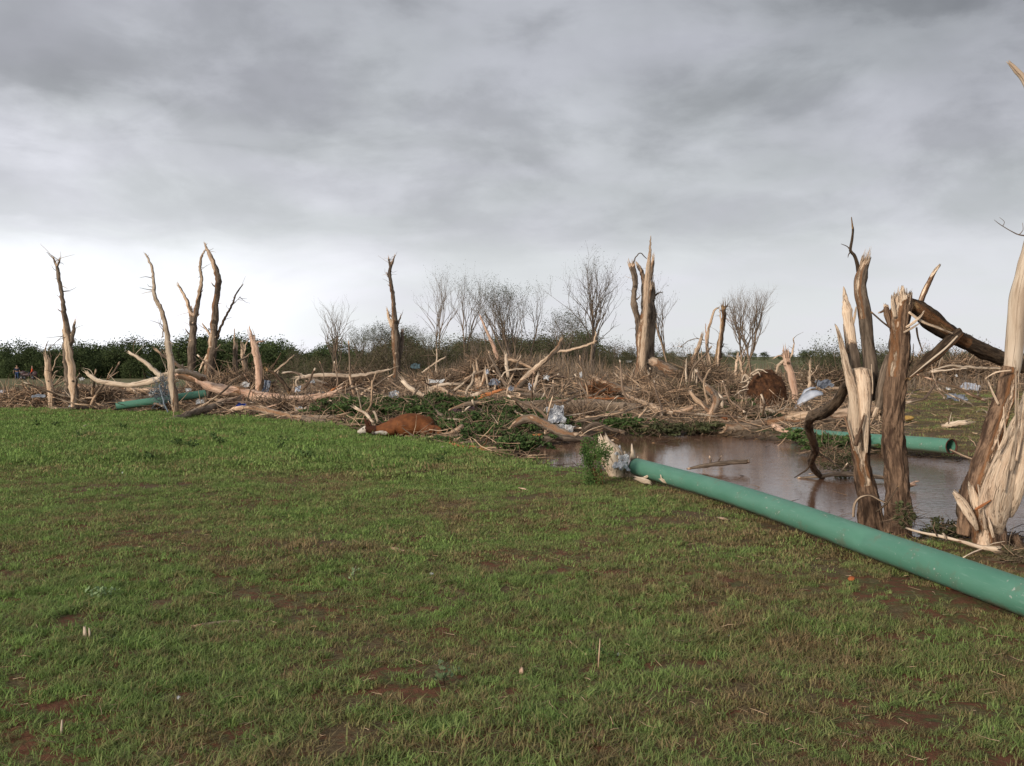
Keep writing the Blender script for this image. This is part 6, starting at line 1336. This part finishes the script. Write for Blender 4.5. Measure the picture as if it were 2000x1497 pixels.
C = np.vstack([C, np.stack([NR.normal(-.10, .07, 1100), NR.normal(0, .07, 1100), np.abs(NR.normal(.13, .09, 1100))], 1)])
V, Fc_ = leaf_arrays(C, .024, 1.3); o = np_mesh('foliage', V, Fc_, M_JUNI, parent=root); o['kind'] = 'stuff'

# weeds in the turf
def weed(px, py, h, label, mat=M_LEAFO, n=34, size=.03, wide=.5, D=None):
    D = D or hitD(px, py); b_ = at(px, py, D); b_.z = gzs(b_.x, b_.y); root = empty('weed', b_, label, 'weed'); mb = MB(); C = []
    for s_ in range(5):
        d = Vector((R.uniform(-wide, wide), R.uniform(-wide, wide), 1)).normalized() * h * R.uniform(.6, 1); mb.tube([b_, b_ + d * .6, b_ + d], [.0022, .0016, .0008], n=3, step=.1)
        for _ in range(n // 5): C.append(tuple(d * R.uniform(.25, 1.05) + Vector((R.gauss(0, h * .13), R.gauss(0, h * .13), 0))))
    mb.build('stem', M_LITTER, root); V, Fc_ = leaf_arrays(np.array(C), size, 1.0); o = np_mesh('foliage', V, Fc_, mat, parent=root); o['kind'] = 'stuff'
M_SAGE = leaf_mat('sage_leaves', (.27, .36, .20), (.18, .26, .12), 8)
weed(868, 1338, .14, 'pale sage green weed in the near centre turf', M_SAGE, 60, .028)
weed(1168, 1300, .12, 'leafy weed in the near turf right of the sage weed', M_LEAFG, 20, .03, .2)
weed(690, 1135, .10, 'small pale weed left of the lone straw', M_SAGE, 16)
weed(195, 1175, .13, 'spreading pale green weed in the left turf', M_SAGE, 60, .035, 1.2)
for i, (px, py) in enumerate([(160, 858), (110, 835), (70, 838), (375, 878), (430, 870), (415, 858), (545, 882), (345, 872), (290, 902), (470, 855), (240, 842), (560, 868), (860, 905), (600, 990 - 90)]):
    o = weed(px, py, .20, 'dark green broadleaf weed in the far left meadow', M_LEAFG, 50, .06, .9)
    bpy.data.objects[-1] if False else None
for o in list(bpy.data.objects):
    if o.get('label') == 'dark green broadleaf weed in the far left meadow': o['group'] = 'broadleaf weeds in the far meadow'

# ------------------------------------------------------------------ calf lying dead at the debris edge
def skin_body(name, joints, edges, mat, parent, sub=2, root_i=0):
    me = bpy.data.meshes.new(name); me.from_pydata([tuple(j[0]) for j in joints], edges, []); o = bpy.data.objects.new(name, me); COL.objects.link(o)
    sk = o.modifiers.new('skin', 'SKIN'); sk.use_smooth_shade = True; lay = me.skin_vertices[0] if me.skin_vertices else None
    if lay is None:
        bpy.context.view_layer.objects.active = o; lay = me.skin_vertices[0]
    for i, j in enumerate(joints):
        r_ = j[1] if isinstance(j[1], tuple) else (j[1], j[1]); lay.data[i].radius = r_; lay.data[i].use_root = (i == root_i)
    ss = o.modifiers.new('sub', 'SUBSURF'); ss.levels = sub; ss.render_levels = sub
    dg = bpy.context.evaluated_depsgraph_get(); me2 = bpy.data.meshes.new_from_object(o.evaluated_get(dg)); o.modifiers.clear(); o.data = me2; me2.name = name
    me2.materials.clear(); me2.materials.append(mat); me2.polygons.foreach_set('use_smooth', [True] * len(me2.polygons))
    if parent: o.parent = parent
    return o
CD = 20.0
cb = at(780, 850, CD); cb.z = gzs(cb.x, cb.y) + .02
calf = empty('calf', cb, 'red-brown calf with a white face lying on its side in the debris', 'calf')
pxm = CD / F
def vox_body(name, tubes, mat, parent, voxel):
    mb = MB()
    for pts in tubes:
        mb.tube([at(q[0], q[1], CD + q[3]) for q in pts], [q[2] * pxm for q in pts], n=16, lump=.03, step=.02, rstep=.3, end='cap')
    o = mb.build(name, mat, parent); rm = o.modifiers.new('r', 'REMESH'); rm.mode = 'VOXEL'; rm.voxel_size = voxel; rm.use_smooth_shade = True
    sm = o.modifiers.new('s', 'SMOOTH'); sm.iterations = 7; sm.factor = .6
    dg = bpy.context.evaluated_depsgraph_get(); dg.update(); me2 = bpy.data.meshes.new_from_object(o.evaluated_get(dg)); o.modifiers.clear(); o.data = me2; me2.name = name
    me2.materials.clear(); me2.materials.append(mat); me2.polygons.foreach_set('use_smooth', [True] * len(me2.polygons)); return o
body = vox_body('body', [
    [(846, 838, 8, .02), (838, 834, 15, .02), (824, 831, 20, 0), (806, 830, 23, 0), (788, 831, 22, 0), (770, 835, 17, 0), (756, 838, 14, 0), (742, 840, 10.5, 0)],
    [(832, 828, 17, .08), (842, 832, 13, .05)], [(764, 830, 13, .1), (772, 828, 13, .1)],
    [(762, 838, 11, 0), (744, 839, 8.5, 0), (732, 839, 8, -.01), (724, 839, 8.5, -.02)],
    [(724, 838, 8.5, -.02), (716, 839, 8.2, -.03), (709, 842, 6.4, -.05), (702, 845, 5.2, -.08), (699, 846, 4.6, -.09)],
    [(768, 843, 8, -.14), (752, 846, 5, -.24), (742, 845, 3.6, -.30), (732, 847, 3.3, -.36), (728, 848, 3.6, -.38)],
    [(762, 846, 6, -.04), (744, 848, 4, -.08), (734, 849, 3.5, -.11)],
    [(832, 838, 15, -.12), (842, 840, 10, -.2), (852, 836, 5.5, -.26), (860, 842, 4, -.3), (852, 850, 3.4, -.35), (846, 851, 3.6, -.37)],
    [(838, 842, 9, .02), (850, 846, 5, -.04), (858, 848, 3.8, -.08)]], M_COW, calf, .014)
me = body.data; me.materials.append(M_COWW); me.materials.append(M_COWD)
xw = (at(715, 840, CD) - cb).x; xn = (at(735, 840, CD) - cb).x
for p in me.polygons:
    c = p.center
    nz_ = noise.noise(c * 14) * .025
    if c.x + nz_ < xw: p.material_index = 1
    elif c.y < -.27 and c.x < (at(760, 840, CD) - cb).x: p.material_index = 1
    elif c.x + nz_ < xn: p.material_index = 2
def cpart(nm, pts, mat, n=8, **kw):
    mb = MB(); mb.tube([at(a, b2, CD + d) for a, b2, c, d in pts], [c * .5 * pxm for a, b2, c, d in pts], n=n, step=.01, rstep=.4, lump=.05, **kw); return mb.build(nm, mat, calf)
cpart('ear', [(720, 834, 5, -.08), (716, 826, 8, -.09), (713, 818, 3, -.09)], M_COWD, flat=.4, end='point')
cpart('ear', [(724, 833, 4, .06), (722, 826, 6, .08), (720, 820, 2, .09)], M_COWD, flat=.4, end='point')
cpart('tail', [(852, 832, 4, .05), (858, 840, 4, .02), (862, 850, 4, -.02), (860, 856, 6, -.04)], M_COWD)
cpart('nostril', [(698, 844, 1.6, -.16), (697, 845, 1.6, -.165)], M_COWD); cpart('eye', [(709, 838, 3.2, -.19), (709, 838, 2, -.205)], M_BLK); 
cpart('hoof', [(731, 846, 7, -.39), (727, 848, 7, -.40)], M_HOOF); cpart('hoof', [(734, 849, 7, -.11), (730, 850, 7, -.12)], M_HOOF); cpart('hoof', [(848, 851, 7, -.36), (844, 853, 7, -.37)], M_HOOF)

# ------------------------------------------------------------------ people and quad bike on the far field
def person(px, py, D, label, shirt, trousers, face, arms_out, seated=False):
    b_ = at(px, py, D); b_.z = gzs(b_.x, b_.y); root = empty('person', b_, label, 'person')
    V3 = Vector; s = 1.0
    hip = .93 if not seated else .86
    def mk(scale=1.0, only=None):
        j = [(V3((0, 0, hip)), .13), (V3((0, 0, hip + .25)), .12), (V3((0, 0, hip + .48)), .14), (V3((0, 0, hip + .58)), .055), (V3((0, -.02, hip + .72)), .095), (V3((0, -.01, hip + .80)), .07)]
        e = [(0, 1), (1, 2), (2, 3), (3, 4), (4, 5)]
        for sx in (-1, 1):
            k = len(j)
            if seated: j += [(V3((.12 * sx, -.08, hip - .03)), .085), (V3((.2 * sx, -.42, hip - .02)), .06), (V3((.22 * sx, -.38, hip - .45)), .042), (V3((.22 * sx, -.5, hip - .47)), .035)]
            else: j += [(V3((.1 * sx, 0, hip - .08)), .09), (V3((.12 * sx, -.03, .48)), .062), (V3((.13 * sx, .02, .08)), .042), (V3((.13 * sx, -.13, .04)), .035)]
            e += [(0, k), (k, k + 1), (k + 1, k + 2), (k + 2, k + 3)]
            k = len(j); w_ = arms_out
            j += [(V3((.19 * sx, 0, hip + .47)), .055), (V3(((.24 + w_ * .5) * sx, -.02, hip + .2)), .042), (V3(((.26 + w_) * sx, -.16, hip - .02)), .03), (V3(((.27 + w_) * sx, -.2, hip - .09)), .032)]
            e += [(2, k), (k, k + 1), (k + 1, k + 2), (k + 2, k + 3)]
            for f in range(5):
                q = len(j); fy = -.2 + (f - 2) * .016; L = (.07, .085, .09, .08, .05)[f]; x0 = (.27 + w_) * sx
                j += [(V3((x0 + .005 * sx, fy, hip - .13)), .009), (V3((x0 - .01 * sx, fy - .01, hip - .11 - L)), .007)]; e += [(k + 3, q), (q, q + 1)]
        return j, e
    j, e = mk(); skin_body('body', j, e, M_SKIN, root, 1)
    # clothes: shells over torso, arms and legs
    tj = [(a, r_ * 1.16) for a, r_ in j]; idx = [0, 1, 2] + [i for i in range(len(j)) if False]
    kL = 6; n_side = (len(j) - 6) // 2; aL = kL + 4; aR = kL + n_side + 4; lL = kL; lR = kL + n_side
    sj = [tj[0], tj[1], tj[2], tj[aL], tj[aL + 1], tj[aR], tj[aR + 1]]; se = [(0, 1), (1, 2), (2, 3), (3, 4), (2, 5), (5, 6)]
    if not arms_out: sj += [tj[aL + 2], tj[aR + 2]]; se += [(4, 7), (6, 8)]
    skin_body('shirt', sj, se, shirt, root, 1)
    pj = [(tj[0][0], tj[0][1] * 1.03), tj[lL], tj[lL + 1], tj[lL + 2], tj[lR], tj[lR + 1], tj[lR + 2]]; skin_body('trousers', pj, [(0, 1), (1, 2), (2, 3), (0, 4), (4, 5), (5, 6)], trousers, root, 1)
    skin_body('hair', [(V3((0, .03, hip + .76)), .09), (V3((0, .01, hip + .84)), .075)], [(0, 1)], M_HAIR, root, 1)
    for sx in (-1, 1):
        f = V3((.13 * sx, -.05, .05)) if not seated else V3((.22 * sx, -.42, hip - .47)); skin_body('shoe', [(f, .055), (f + V3((0, -.12, -.01)), .045)], [(0, 1)], M_BLK, root, 1)
    for nm, p_, r_ in (('eye', (-.035, -.105, hip + .74), .012), ('eye', (.035, -.105, hip + .74), .012), ('nose', (0, -.125, hip + .71), .014)):
        skin_body(nm, [(V3(p_), r_), (V3(p_) + V3((0, 0, -.012)), r_)], [(0, 1)], M_SKIN if nm == 'nose' else M_BLK, root, 1)
    root.rotation_euler = (0, 0, face); return root
DP = 118
person(33, 738, DP, 'person in navy top and blue jeans walking on the far left field', M_NAVY, M_JEAN, .4, .10)
person(63, 738, DP, 'person in an orange shirt seated on the quad bike', M_ORSH, M_NAVY, -1.2, 0, True)
b_ = at(55, 738, DP); b_.z = gzs(b_.x, b_.y); q = empty('quad_bike', b_, 'dark quad bike parked beside the walking person on the far field', 'quad bike')
def part_tube(nm, pts, rr, mat, parent, n=12, **kw):
    mb = MB(); mb.tube([Vector(p) + b_ for p in pts], rr, n=n, lump=.02, step=.08, rstep=.5, **kw); o = mb.build(nm, mat, parent, origin=b_); o.location = (0, 0, 0); return o
part_tube('chassis', [(-.75, 0, .5), (-.4, 0, .58), (.3, 0, .6), (.8, 0, .55)], [.12, .2, .2, .14], M_ATV, q)
part_tube('seat', [(.1, 0, .80), (.45, 0, .84), (.8, 0, .82)], [.10, .14, .11], M_BLK, q)
part_tube('front_fender', [(-.85, 0, .62), (-.6, 0, .74), (-.3, 0, .7)], [.28, .36, .22], M_ATV, q, flat=.5)
part_tube('rear_fender', [(.4, 0, .7), (.75, 0, .72), (1.0, 0, .62)], [.28, .36, .24], M_ATV, q, flat=.5)
part_tube('handlebar', [(-.2, -.42, .98), (-.28, -.15, 1.02), (-.28, .15, 1.02), (-.2, .42, .98)], [.02] * 4, M_STEEL, q)
part_tube('cargo_rack', [(-.9, -.3, .86), (-.5, -.3, .9), (-.5, .3, .9), (-.9, .3, .86), (-.9, -.3, .86)], [.02] * 5, M_STEEL, q)
for wx in (-.62, .72):
    for wy in (-.42, .42):
        ring = [(wx + .2 * math.cos(a), wy, .28 + .2 * math.sin(a)) for a in [2 * math.pi * k / 12 for k in range(13)]]
        wlm = part_tube('wheel', ring, [.09] * 13, M_BLK, q, n=8); 
        mb = MB(); mb.tube([b_ + Vector((wx, wy - .06, .28)), b_ + Vector((wx, wy + .06, .28))], [.11, .11], n=10, step=.1); r_ = mb.build('rim', M_STEEL, wlm, origin=b_); r_.location = (0, 0, 0)
print('objects', len(bpy.data.objects), 'tris', sum(len(m_.polygons) for m_ in bpy.data.meshes))
